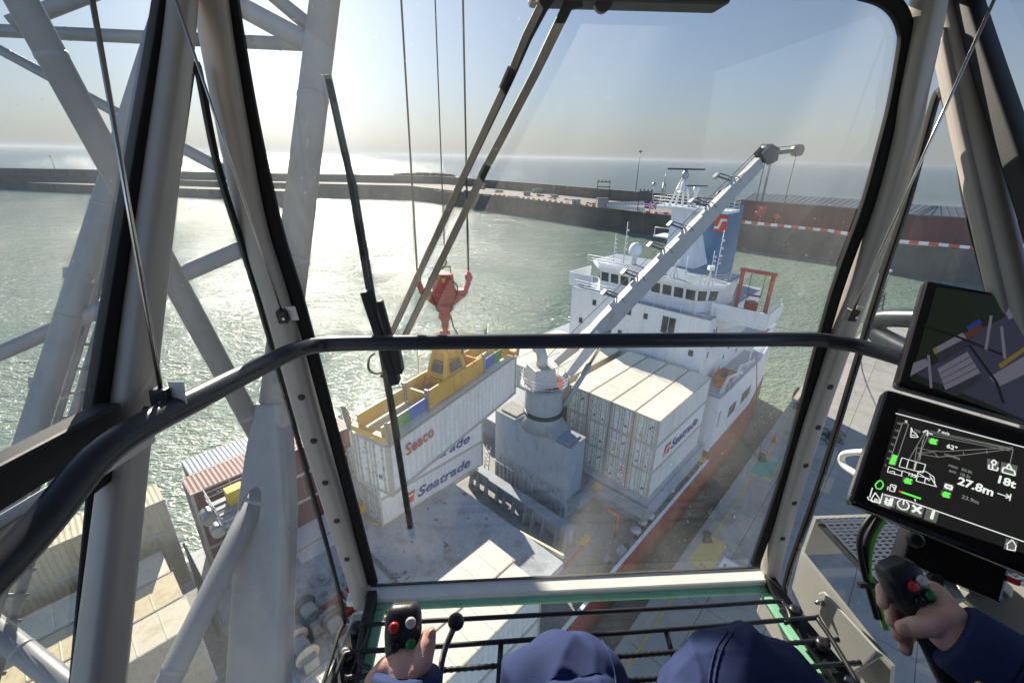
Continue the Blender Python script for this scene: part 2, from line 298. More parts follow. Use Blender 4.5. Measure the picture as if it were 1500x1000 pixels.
# ------------------------------------------------------------------ world, sun, camera
SUN_AZ,SUN_EL=-24.0,25.0
def setup():
    w=bpy.data.worlds.new('World'); SC.world=w; w.use_nodes=True; nt=w.node_tree; bg=nt.nodes['Background']
    sk=nt.nodes.new('ShaderNodeTexSky'); sk.sky_type='NISHITA'; sk.sun_disc=False; sk.sun_elevation=R(SUN_EL); sk.sun_rotation=R(SUN_AZ)
    sk.altitude=30; sk.air_density=1.0; sk.dust_density=.5; sk.ozone_density=1.5
    N=nt.nodes; L=nt.links
    hs=N.new('ShaderNodeHueSaturation'); hs.inputs['Saturation'].default_value=.80; hs.inputs['Value'].default_value=.62; tn=N.new('ShaderNodeMix'); tn.data_type='RGBA'; tn.blend_type='MULTIPLY'; tn.inputs['Factor'].default_value=1; tn.inputs['B'].default_value=(.84,.97,1.17,1); L.new(sk.outputs[0],hs.inputs['Color'])
    tc=N.new('ShaderNodeTexCoord'); sp=N.new('ShaderNodeSeparateXYZ'); L.new(tc.outputs['Generated'],sp.inputs[0])
    ab=N.new('ShaderNodeMath'); ab.operation='ABSOLUTE'; L.new(sp.outputs['Z'],ab.inputs[0])
    k=N.new('ShaderNodeMath'); k.operation='MULTIPLY'; k.inputs[1].default_value=-8.0; L.new(ab.outputs[0],k.inputs[0])
    ex=N.new('ShaderNodeMath'); ex.operation='EXPONENT'; L.new(k.outputs[0],ex.inputs[0])
    mx=N.new('ShaderNodeMix'); mx.data_type='RGBA'; mx.inputs['B'].default_value=(3.1,3.15,3.15,1); L.new(hs.outputs[0],tn.inputs['A']); L.new(tn.outputs['Result'],mx.inputs['A'])
    hf=N.new('ShaderNodeMath'); hf.operation='MULTIPLY'; hf.inputs[1].default_value=.96; L.new(ex.outputs[0],hf.inputs[0]); L.new(hf.outputs[0],mx.inputs['Factor'])
    # bright sea haze under the sun
    dt=N.new('ShaderNodeVectorMath'); dt.operation='DOT_PRODUCT'; e_=R(6); dt.inputs[1].default_value=(math.sin(R(SUN_AZ))*math.cos(e_),math.cos(R(SUN_AZ))*math.cos(e_),math.sin(e_)); L.new(tc.outputs['Generated'],dt.inputs[0])
    m0=N.new('ShaderNodeMath'); m0.operation='MAXIMUM'; m0.inputs[1].default_value=0; L.new(dt.outputs['Value'],m0.inputs[0])
    pw=N.new('ShaderNodeMath'); pw.operation='POWER'; pw.inputs[1].default_value=90; L.new(m0.outputs[0],pw.inputs[0])
    gs=N.new('ShaderNodeVectorMath'); gs.operation='SCALE'; gs.inputs[0].default_value=(2.5,2.5,2.45); L.new(pw.outputs[0],gs.inputs['Scale'])
    p2=N.new('ShaderNodeMath'); p2.operation='POWER'; p2.inputs[1].default_value=12; L.new(m0.outputs[0],p2.inputs[0])
    g2=N.new('ShaderNodeVectorMath'); g2.operation='SCALE'; g2.inputs[0].default_value=(.8,.8,.8); L.new(p2.outputs[0],g2.inputs['Scale'])
    a2=N.new('ShaderNodeVectorMath'); a2.operation='ADD'; L.new(mx.outputs['Result'],a2.inputs[0]); L.new(g2.outputs[0],a2.inputs[1])
    av=N.new('ShaderNodeVectorMath'); av.operation='ADD'; L.new(a2.outputs[0],av.inputs[0]); L.new(gs.outputs[0],av.inputs[1])
    fb=N.new('ShaderNodeMath'); fb.operation='MULTIPLY_ADD'; fb.use_clamp=True; fb.inputs[1].default_value=-1.0; fb.inputs[2].default_value=.25; L.new(sp.outputs['Y'],fb.inputs[0])  # sky behind and over the camera brightened, added as fill light
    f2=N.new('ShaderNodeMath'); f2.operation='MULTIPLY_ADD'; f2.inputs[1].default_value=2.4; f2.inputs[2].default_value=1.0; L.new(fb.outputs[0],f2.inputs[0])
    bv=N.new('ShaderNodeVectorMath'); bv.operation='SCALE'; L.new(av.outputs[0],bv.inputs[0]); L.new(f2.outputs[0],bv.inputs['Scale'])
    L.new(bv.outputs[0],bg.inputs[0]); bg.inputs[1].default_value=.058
    sd=bpy.data.lights.new('sun','SUN'); sd.energy=4.8; sd.angle=R(.5); sd.color=(1,.91,.78); so=bpy.data.objects.new('sun',sd); COL.objects.link(so)
    d=Vector((math.sin(R(SUN_AZ))*math.cos(R(SUN_EL)),math.cos(R(SUN_AZ))*math.cos(R(SUN_EL)),math.sin(R(SUN_EL))))
    so.rotation_euler=d.to_track_quat('Z','Y').to_euler(); so.location=d*60
    cd=bpy.data.cameras.new('camera'); cd.sensor_fit='HORIZONTAL'; cd.sensor_width=36; cd.lens=36*FPX/1500; cd.clip_start=.03; cd.clip_end=80000
    co=bpy.data.objects.new('camera',cd); COL.objects.link(co)
    m=Matrix((RV,UV_,-WV)).transposed().to_4x4(); co.matrix_world=m; SC.camera=co
    vs=SC.view_settings; vs.view_transform='Standard'; vs.look='None'; vs.gamma=1; vs.exposure=1.12; vs.use_curve_mapping=False
    SC.render.engine='CYCLES'; SC.cycles.max_bounces=10; SC.cycles.transparent_max_bounces=24; SC.cycles.sample_clamp_indirect=6
setup()
# ------------------------------------------------------------------ sea
def seamat():
    m=bpy.data.materials.new('sea_water'); nt,b=nodes(m); N=nt.nodes; L=nt.links
    g=N.new('ShaderNodeNewGeometry')
    n0=N.new('ShaderNodeTexNoise'); n0.inputs['Scale'].default_value=.012; n0.inputs['Detail'].default_value=5; L.new(g.outputs['Position'],n0.inputs['Vector'])
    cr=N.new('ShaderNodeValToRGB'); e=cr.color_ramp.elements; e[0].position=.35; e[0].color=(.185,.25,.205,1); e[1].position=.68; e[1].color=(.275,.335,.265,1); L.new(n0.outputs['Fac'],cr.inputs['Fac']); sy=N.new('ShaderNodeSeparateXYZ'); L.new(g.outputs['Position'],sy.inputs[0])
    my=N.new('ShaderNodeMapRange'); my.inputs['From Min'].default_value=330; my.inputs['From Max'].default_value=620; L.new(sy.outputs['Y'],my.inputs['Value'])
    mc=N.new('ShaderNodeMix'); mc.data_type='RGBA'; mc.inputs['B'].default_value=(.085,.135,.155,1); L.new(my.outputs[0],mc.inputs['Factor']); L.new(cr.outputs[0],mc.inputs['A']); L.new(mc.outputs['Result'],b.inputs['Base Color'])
    b.inputs['Specular IOR Level'].default_value=.38; b.inputs['Roughness'].default_value=.11; b.inputs['IOR'].default_value=1.33
    mp=N.new('ShaderNodeMapping'); mp.inputs['Rotation'].default_value=(0,0,R(-25)); mp.inputs['Scale'].default_value=(.7,1.5,1); L.new(g.outputs['Position'],mp.inputs['Vector'])
    def nz(sc,det,dist=.4):
        n=N.new('ShaderNodeTexNoise'); n.inputs['Scale'].default_value=sc; n.inputs['Detail'].default_value=det; n.inputs['Distortion'].default_value=dist; L.new(mp.outputs[0],n.inputs['Vector']); return n.outputs['Fac']
    a=nz(.10,3); c=nz(.42,3,.8); d=nz(1.7,3)
    def ma(x,k,y):
        q=N.new('ShaderNodeMath'); q.operation='MULTIPLY_ADD'; L.new(x,q.inputs[0]); q.inputs[1].default_value=k
        if y is None: q.inputs[2].default_value=0
        else: L.new(y,q.inputs[2])
        return q.outputs[0]
    h=ma(d,.55,ma(c,.95,ma(a,1.3,None)))
    bp=N.new('ShaderNodeBump'); wn=N.new('ShaderNodeTexNoise'); wn.inputs['Scale'].default_value=.018; wn.inputs['Detail'].default_value=3; wn.inputs['Distortion'].default_value=1.2; L.new(mp.outputs[0],wn.inputs['Vector'])
    wm=N.new('ShaderNodeMapRange'); wm.inputs['From Min'].default_value=.35; wm.inputs['From Max'].default_value=.65; wm.inputs['To Min'].default_value=.55; wm.inputs['To Max'].default_value=1.25; L.new(wn.outputs['Fac'],wm.inputs['Value']); L.new(wm.outputs[0],bp.inputs['Distance'])
    bp.inputs['Strength'].default_value=1; L.new(h,bp.inputs['Height']); L.new(bp.outputs[0],b.inputs['Normal'])
    return m
M['sea']=seamat()
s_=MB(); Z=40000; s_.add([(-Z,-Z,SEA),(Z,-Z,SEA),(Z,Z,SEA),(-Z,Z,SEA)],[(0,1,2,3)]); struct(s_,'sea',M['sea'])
def zon(P,py):
    v=(500-py)/FPX; a=P.x*UV_.x+P.y*UV_.y; b=P.x*WV.x+P.y*WV.y
    return (v*b-a)/(UV_.z-v*WV.z)
# ------------------------------------------------------------------ far pier
PD=-26.5
fl=[onz(*p,SEA) for p in ((-60,276),(0,275.5),(150,278.5),(300,284),(470,288),(600,291),(720,309),(840,328),(960,346),(1065,362),(1200,381),(1300,402),(1357,408),(1480,424))]
def perp(i,pts):
    d=(pts[min(i+1,len(pts)-1)]-pts[max(i-1,0)]); d.z=0; d.normalize(); return Vector((-d.y,d.x,0)) if True else d
def offs(pts,k):
    out=[]; ks=k if isinstance(k,(list,tuple)) else [k]*len(pts)
    for i,p in enumerate(pts):
        n=perp(i,pts)
        if n.dot(p)<0: n=-n
        out.append(p+n*ks[i])
    return out
def strip(a,b,za,zb,mbd):
    for i in range(len(a)-1):
        mbd.add([Vector((a[i].x,a[i].y,za)),Vector((a[i+1].x,a[i+1].y,za)),Vector((b[i+1].x,b[i+1].y,zb)),Vector((b[i].x,b[i].y,zb))],[(0,1,2,3)])
def wallof(pts,th,z0,z1):
    m=MB(); b=offs(pts,th)
    strip(pts,pts,z0,z1,m); strip(pts,b,z1,z1,m); strip(b,b,z0,z1,m)
    for i in (0,-1): m.add([Vector((pts[i].x,pts[i].y,z0)),Vector((b[i].x,b[i].y,z0)),Vector((b[i].x,b[i].y,z1)),Vector((pts[i].x,pts[i].y,z1))],[(0,1,2,3)])
    return m
mid=fl[3:]
pt=thing('harbour_pier','long dark masonry pier with a pale deck lying across the harbour below the horizon','pier',Vector((fl[5].x,fl[5].y,SEA)))
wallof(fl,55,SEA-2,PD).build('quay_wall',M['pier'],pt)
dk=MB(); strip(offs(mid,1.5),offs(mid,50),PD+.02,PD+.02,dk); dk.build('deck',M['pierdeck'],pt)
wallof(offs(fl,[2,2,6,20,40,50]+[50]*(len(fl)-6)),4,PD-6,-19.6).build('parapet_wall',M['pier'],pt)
# lower landing stage at the left end
ll=[onz(*p,SEA) for p in ((45,279),(160,284),(300,289.5),(440,293))]
wallof(ll,22,SEA-2,-31).build('landing_stage',M['pier'],pt)
# mound and shrubs on top of the parapet
def mound(px0,px1,py,name,label):
    m=MB(); r=random.Random(3); P0=onplane(px0,262,fl[5]*1.13,Vector((fl[5].x,fl[5].y,0)).normalized()); P1=onplane(px1,266,fl[5]*1.13,Vector((fl[5].x,fl[5].y,0)).normalized())
    n=26
    for i in range(n):
        f=i/(n-1); p=P0.lerp(P1,f); p.z=-20.3
        h=2.6*math.sin(PI*min(1,max(0.04,f)))**.35
        for j in range(4): m.ball(p+Vector((r.uniform(-3,3),r.uniform(-3,3),h*r.uniform(.4,.9))),r.uniform(1.3,2.4),8,(1.3,1,.7))
    return solo(m,name,M['shrub'],label,'shrubs')
mound(582,660,258,'shrub_bank','low dark bank of shrubs on top of the pier parapet, left of the crane ropes')
# red shed on the right part of the pier
sp=[q for q in offs(fl,9)[9:]]; sp[0]=offs(fl,9)[9]
sh=thing('transit_shed','long red walled shed with a grey roof on the right end of the pier','shed',Vector((sp[0].x,sp[0].y,PD)))
zt=zon(sp[1],303)
wallof(sp,20,PD,zt).build('wall',M['shed'],sh)
rf=MB(); a_=offs(sp,-1); b_=offs(sp,12); c_=offs(sp,24); strip(a_,b_,zt,zt+2.6,rf); strip(b_,c_,zt+2.6,zt+.3,rf); strip(a_,a_,zt-.4,zt,rf)
rf.build('roof',M['shedroof'],sh)
rr=MB()
for i in range(len(sp)-1):
    n_=max(2,int((sp[i+1]-sp[i]).length/2.2))
    for k in range(n_):
        f=(k+.5)/n_; p=a_[i].lerp(a_[i+1],f); q=b_[i].lerp(b_[i+1],f); p.z=zt+.07; q.z=zt+2.67; rr.beam(p,q,.14,.12)
rr.build('roof_rib',M['shedroof'],sh)
# red and white barrier along the front edge
bl=offs(fl,.7)[8:]
bt=thing('crash_barrier','red and white striped barrier along the front edge of the pier below the red shed','barrier',Vector((bl[0].x,bl[0].y,PD)))
k=0
for i in range(len(bl)-1):
    L_=(bl[i+1]-bl[i]); n_=max(1,int(L_.length/2.6))
    for j in range(n_):
        p=bl[i]+L_*(j/n_); q=bl[i]+L_*((j+.96)/n_); p.z=q.z=PD+.75; mb_=MB(); mb_.beam(p,q,.45,1.1); mb_.build('red_block' if k%2 else 'white_block',M['cone'] if k%2 else M['white_mark'],bt); k+=1
# orange and white road cones row (left part)
cl=offs(fl,1.6)[6:9]; idx=0
for i in range(len(cl)-1):
    L_=cl[i+1]-cl[i]; n_=int(L_.length/5)
    for j in range(n_):
        p=cl[i]+L_*((j+.5)/n_); p.z=PD
        if idx==0:
            root=thing('barrier_block','small orange barrier block in the row along the pier edge','barrier block',p,'orange blocks along the pier edge')
            b=MB(); b.box(p+Vector((0,0,.45)),(1.1,.5,.45),top=.7); b.build('body',M['cone'],root)
            root0=root
        else:
            c=copy_tree(root0); c.location=p
        idx+=1
# floodlight masts
def flood(px,py0,py1,dpt,label):
    P=onz(px,py0,-22); P=Vector((P.x,P.y,0)).normalized()*dpt; P.z=zon(P,py0); top=zon(P,py1); 
    t=thing('floodlight_mast',label,'light mast',P,'floodlight masts on the pier')
    m=MB(); m.tube([P,Vector((P.x,P.y,top))],[.28,.16],8); m.build('pole',M['dark'],t)
    h=MB(); h.lathe((P.x,P.y,top),[(.2,-.4),(1.7,-.1),(1.5,.25),(.3,.5)],12); h.build('lamp_head',M['dark'],t)
flood(931,281,222,330,'tall thin floodlight mast standing on the pier behind the ship, right of the link span')
flood(81,250,229,640,'distant small floodlight mast far left on the pier')
# gantry frames with link-span ramps
def gantry(px0,px1,pyb,pyt,dpt,label):
    a=ray((px0+px1)/2,pyb); a=Vector((a.x,a.y,0)).normalized()*dpt; n=Vector((a.x,a.y,0)).normalized(); side=Vector((n.y,-n.x,0)); w=(px1-px0)/FPX*dpt/1.05/2
    zb=zon(a,pyb); zt_=zon(a,pyt); t=thing('linkspan_gantry',label,'gantry',Vector((a.x,a.y,zb)),'link span gantries on the pier')
    m=MB()
    for sx in (-1,1):
        for q in (-1.2,1.2): m.beam(a+side*(w*sx)+n*q+CZ*zb,a+side*(w*sx)+n*q+CZ*zt_,.4,.4,n)
    m.build('leg',M['dark'],t); m=MB()
    for q in (-1.2,1.2):
        for z in (zt_-.3,zt_-3.0): m.beam(a+side*(-w)+n*q+CZ*z,a+side*w+n*q+CZ*z,.35,.4)
    m.build('cross_beam',M['dark'],t); 
    for k in range(4): m=MB(); m.lathe(a+side*(w*(-.9+.6*k))+CZ*zt_,[(.35,0),(.35,.9),(.2,1.1)],8); m.build('winch_head',M['dark'],t)
    return a,side,n,w
g1=gantry(872,889,312,266,285,'taller dark steel gantry left of the white link span ramp')
g2=gantry(933,950,318,280,255,'shorter dark steel gantry at the right end of the white link span ramp')
A=g1[0].copy(); B=g2[0].copy(); A.z=zon(A,300); B.z=zon(B,306)
lt=thing('linkspan_ramp','white lattice sided link span ramp between the two dark gantries on the pier','ramp',Vector((A.x,A.y,A.z-2)))
d_=(B-A); 
for k,(o,n_) in enumerate(((-4,'side_girder'),(4,'side_girder'))):
    m=MB(); p=A+g1[2]*o; q=B+g1[2]*o+CZ*(0 if k==0 else 2.5); m.beam(p,q,.3,2.2); m.build(n_,M['vanw'],lt)
    m=MB()
    for j in range(14):
        c=p.lerp(q,(j+.5)/14)-g1[2]*.17; m.beam(c-CZ*.45,c+CZ*.45,.55,.06,(0,1,0))
    m.build('girder_opening',M['dark'],lt)
m=MB(); m.beam(A-CZ*1.3,B-CZ*1.3,8,.4); m.build('ramp_deck',M['pierdeck'],lt)
hs=thing('control_house','small grey control house at the foot of the taller gantry','hut',Vector((A.x,A.y,PD)))
m=MB(); c=g1[0]+g1[2]*-6; m.box((c.x,c.y,PD+2.5),(3,2.5,2.5)); m.build('wall',M['pierdeck'],hs); m=MB(); m.box((c.x,c.y,PD+5.2),(3.3,2.8,.2)); m.build('roof',M['shedroof'],hs)
g3=gantry(272,288,248,236,620,'small far gantry seen through the left corner pane')
# vehicles and stacks of materials on the pier deck
def truck(px,py,col,label,rot):
    P=onz(px,py,PD); t=thing('parked_truck',label,'truck',P,'vehicles parked on the pier',(0,0,rot),local=True)
    b=MB(); b.lbox(-1.2,5.2,-1.25,1.25,1.0,3.6); b.build('cargo_box',M[col],t,bevel=.06)
    b=MB(); b.lbox(-3.4,-1.35,-1.2,1.2,.7,2.9); b.build('cab',M[col],t,bevel=.15)
    b=MB(); b.lbox(-3.46,-3.38,-1.0,1.0,1.8,2.7); b.build('windscreen',M['glassd'],t)
    for x in (-2.6,.6,3.9):
        b=MB(); b.lathe((x,-1.3,.5),[(.5,0),(.5,2.6)],12,axis=(0,1,0)); b.build('wheel_pair',M['tyre'],t)
truck(843,283,'vang','grey green truck parked on the pale pier deck beside the tall gantry',.9)
truck(786,283,'vang','dark grey truck parked on the pier deck among stacked materials',.4)
for k,(px,py,sz,lab) in enumerate(((730,282,3.2,'low pale stack of planks on the pier deck right of the crane ropes'),(762,279,2.6,'small grey pile of blocks on the pier deck'),(812,289,2.2,'brown heap of timber near the pier edge'),(705,277,2.4,'pale pallet stack at the left of the pier deck'))):
    P=onz(px,py,PD); t=thing('material_stack',lab,'material stack',P)
    b=MB(); r_=random.Random(k)
    for j in range(9): b.box(P+Vector((r_.uniform(-sz,sz),r_.uniform(-2,2),.5+(j%3)*.55)),(r_.uniform(1,2),r_.uniform(.5,1.0),.27))
    b.build('boards',M['pierdeck'] if k%2==0 else M['pier'],t); b=MB(); b.box(P+Vector((0,0,.1)),(sz*1.1,2.2,.1)); b.build('bearer',M['dark'],t)
rq=random.Random(5)
for k in range(16):
    px=640+k*19+rq.uniform(-6,6); py=277+(px-640)*.085+rq.uniform(-3,6)
    P=onz(px,py,PD); n_=Vector((P.x,P.y,0)).normalized()
    if k in (3,7,11):
        t=thing('site_cabin','%s flat roofed site cabin on the pier deck'%{3:'small pale',7:'grey',11:'brownish'}[k],'cabin',Vector((P.x,P.y,PD))); b=MB(); b.box(Vector((P.x,P.y,PD+1.4)),(2.6,1.3,1.4)); b.build('wall',M[{3:'vanw',7:'shedroof',11:'pierdeck'}[k]],t); b=MB(); b.box(Vector((P.x,P.y,PD+2.9)),(2.8,1.5,.1)); b.build('roof',M['shedroof'],t); b=MB(); b.box(Vector((P.x-.8,P.y-1.32,PD+1.1)),(.45,.04,1.0)); b.build('door',M['dark'],t)
    else:
        b=MB()
        for j in range(rq.randint(4,9)): b.box(Vector((P.x+rq.uniform(-3,3),P.y+rq.uniform(-2,2),PD+rq.uniform(.2,1.2))),(rq.uniform(.4,1.6),rq.uniform(.3,.9),rq.uniform(.2,.7)),top=rq.uniform(.5,1))
        solo(b,'material_heap',M[rq.choice(('pierdeck','pier','cframe'))],'low heap of building material lying on the pier deck','material heap','heaps of material on the pier',loc=Vector((P.x,P.y,PD)))
# red columns in front of the shed
for k,(px,py,py2,lab) in enumerate(((1112,327,302,'dark red square hopper post on the pier edge beside the jib ropes'),(1135,330,312,'bright red life-ring post on the pier edge right of the red hopper'))):
    P=onz(px,py,PD); P.z=PD; h=zon(P,py2)-PD; t=thing('pier_post',lab,'post',P)
    b=MB(); b.tube([P,P+CZ*h],.35 if k==0 else .3,8); b.build('post',M['cone'],t)
    b=MB(); b.box(P+CZ*(h*.72),(1.7 if k==0 else .8,.8,h*.28 if k==0 else h*.16),top=1.15); b.build('head',M['shipred'] if k==0 else M['cone'],t)
# ------------------------------------------------------------------ quay
qe=[(-160,-9.2),(82,-9.2),(139,-4.2)]
q=MB(); top=[st(s,t,QUAY) for s,t in qe]+[st(139,260,QUAY),st(-160,260,QUAY)]
q.prism([p-CZ*6 for p in top],(0,0,6)); struct(q,'quay',M['conc'])
cp_=MB()
for (a,b) in zip(qe[:-1],qe[1:]):
    p,r2=st(*a,QUAY+.06),st(*b,QUAY+.06); cp_.beam(p+SV*.35,r2+SV*.35,.7,.13)
struct(cp_,'quay_kerb',M['conc'])
j=MB()
for t in (-5.6,-1.2,3.4,8,13,20,28): j.sbox(-100,138,t-.035,t+.035,QUAY+.0005,QUAY+.004)
for s in range(-60,138,7): j.sbox(s-.03,s+.03,-8.5,30,QUAY+.0005,QUAY+.0036)
struct(j,'quay_joints',M['joint'])
def qsq(c,m,z,mbd=None):
    pts=[onz(*p,QUAY) for p in c]; mbd=mbd or MB(); mbd.add([Vector((p.x,p.y,QUAY+z)) for p in pts],[(0,1,2,3)]); return mbd
mk=MB(); mk.sbox(-60,81,-7.95,-7.8,QUAY+.005,QUAY+.008); struct(mk,'quay_edge_line',M['yellowp'])
def qrect(s0,s1,t0,t1,z,m,name): 
    b=MB(); b.sbox(s0,s1,t0,t1,QUAY+.001,QUAY+z); o=struct(b,name,m); return o
qrect(52.8,57.4,-8.4,-6.3,.012,M['gpaint'],'quay_green_square'); qrect(57.0,57.9,-8.4,-7.2,.016,M['ypaint'],'quay_corner_patch'); qrect(52.5,53.3,-7.0,-6.0,.016,M['ypaint'],'quay_corner_patch')
for a in ((52.7,57.5,-6.3,-6.15),(52.7,52.8,-8.4,-6.3)): qrect(*a,.015,M['yellowp'],'quay_square_edge')
qrect(34.8,39.4,-8.6,-6.5,.012,M['ypaint'],'quay_yellow_square'); qrect(34.6,37.6,-6.2,-4.75,.012,M['white_mark'],'quay_number_board')
for s,O in (('54S',st(34.95,-4.95,QUAY+.014)),): 
    o=text(s,1.35,M['black_mark'],None,'quay_number',O,SU,-SV,.002,.01); o['kind']='structure'
for O in (st(34.95,-7.6,QUAY+.014),st(38.2,-8.4,QUAY+.014),st(57.1,-8.0,QUAY+.018)):
    o=text('54',.6,M['black_mark'],None,'quay_number',O,SV,SU,.002); o['kind']='structure'
# bollards
for k,(s,t) in enumerate(((56.6,-8.2),(38.6,-8.3),(74.5,-8.3),(21,-8.3))):
    P=st(s,t,QUAY)
    if k==0:
        b0=thing('mooring_bollard','black mooring bollard at the corner of the green quay square','bollard',P,'bollards along the quay edge')
        b=MB(); b.lathe(P,[(.42,0),(.42,.08),(.24,.14),(.22,.5),(.4,.62),(.42,.74),(.2,.84)],16); b.build('post',M['dark'],b0); b=MB(); b.box(P+CZ*.03,(.5,.5,.03)); b.build('base_plate',M['dark'],b0)
    else:
        c=copy_tree(b0); c.location=P; c['label']=[0,'black mooring bollard at the corner of the yellow quay square','black mooring bollard on the quay edge beyond the green square','black mooring bollard on the quay edge nearest the cab'][k]
P=onz(1134,647,QUAY); hy=thing('fire_hydrant','small red hydrant post on the quay beyond the green square','hydrant',P); b=MB(); b.lathe(P,[(.18,0),(.16,.7),(.2,.75),(.2,.95),(.08,1.1)],12); b.build('post',M['cone'],hy); b=MB(); b.lathe(P+CZ*.6-SU*.28,[(.09,0),(.09,.56)],8,axis=SU); b.build('outlet',M['cone'],hy)
P=st(82.6,-9.6,-36.3); ty=MB(); ty.tube([P+SU*(.9*math.cos(a))+CZ*(.9*math.sin(a)) for a in [2*PI*k/16 for k in range(16)]],.34,10,closed=True); solo(ty,'tyre_fender',M['tyre'],'black tyre fender hanging on the quay wall past the stern','fender')
# slender lattice mast of a small craft at the far quay corner
P=st(142,-5.0,SEA); lm=thing('signal_mast','slender dark lattice mast standing in the water off the quay corner','mast',P)
b=MB(); H=14.0
for sx,sy in ((-.5,-.5),(.5,-.5),(0,.6)): b.tube([P+Vector((sx*2.2,sy*2.2,0)),P+Vector((sx*.5,sy*.5,H*.62))],.16,6)
for k in range(7):
    z=H*.62*k/7; w=1.1-.85*k/7*.8; b.tube([P+Vector((-w,-w,z)),P+Vector((w,-w,z+1.0)),P+Vector((0,w,z)),P+Vector((-w,-w,z))],.09,5)
b.build('lattice',M['dark'],lm); b=MB(); b.tube([P+CZ*(H*.5),P+CZ*H],[.14,.08],6); b.build('pole',M['dark'],lm); b=MB(); b.ball(P+CZ*(H+.2),.35,8); b.build('lantern',M['vanw'],lm)

# ------------------------------------------------------------------ sea air
def haze():
    m=bpy.data.materials.new('haze'); m.use_nodes=True; nt=m.node_tree; nt.nodes.clear(); o=nt.nodes.new('ShaderNodeOutputMaterial'); v=nt.nodes.new('ShaderNodeVolumePrincipled')
    v.inputs['Color'].default_value=(.38,.42,.47,1); v.inputs['Density'].default_value=.00005; v.inputs['Anisotropy'].default_value=.35; nt.links.new(v.outputs[0],o.inputs['Volume'])
    b=MB(); b.box((0,0,(60-43)/2),(41000,41000,(60+43)/2)); h=b.build('haze',m); h['kind']='stuff'
haze()

wp_=onz(1222,640,QUAY); rw=random.Random(8); m=MB()
for k in range(9):
    c=Vector((wp_.x,wp_.y,QUAY+.1))+SU*rw.uniform(-1.6,1.6)+SV*rw.uniform(-.8,.8); a=rw.uniform(0,6.3); m.tube(curve_([c,c+Vector((math.cos(a),math.sin(a),.15))*.9,c+Vector((math.cos(a+1.2),math.sin(a+1.2),.05))*1.6,c+Vector((math.cos(a+2.2),math.sin(a+2.2),0))*1.1]),.06,6)
solo(m,'lashing_wire_heap',M['rope'],'dark heap of lashing wire lying on the shaded quay right of the front pillar','wire heap',loc=Vector((wp_.x,wp_.y,QUAY)))
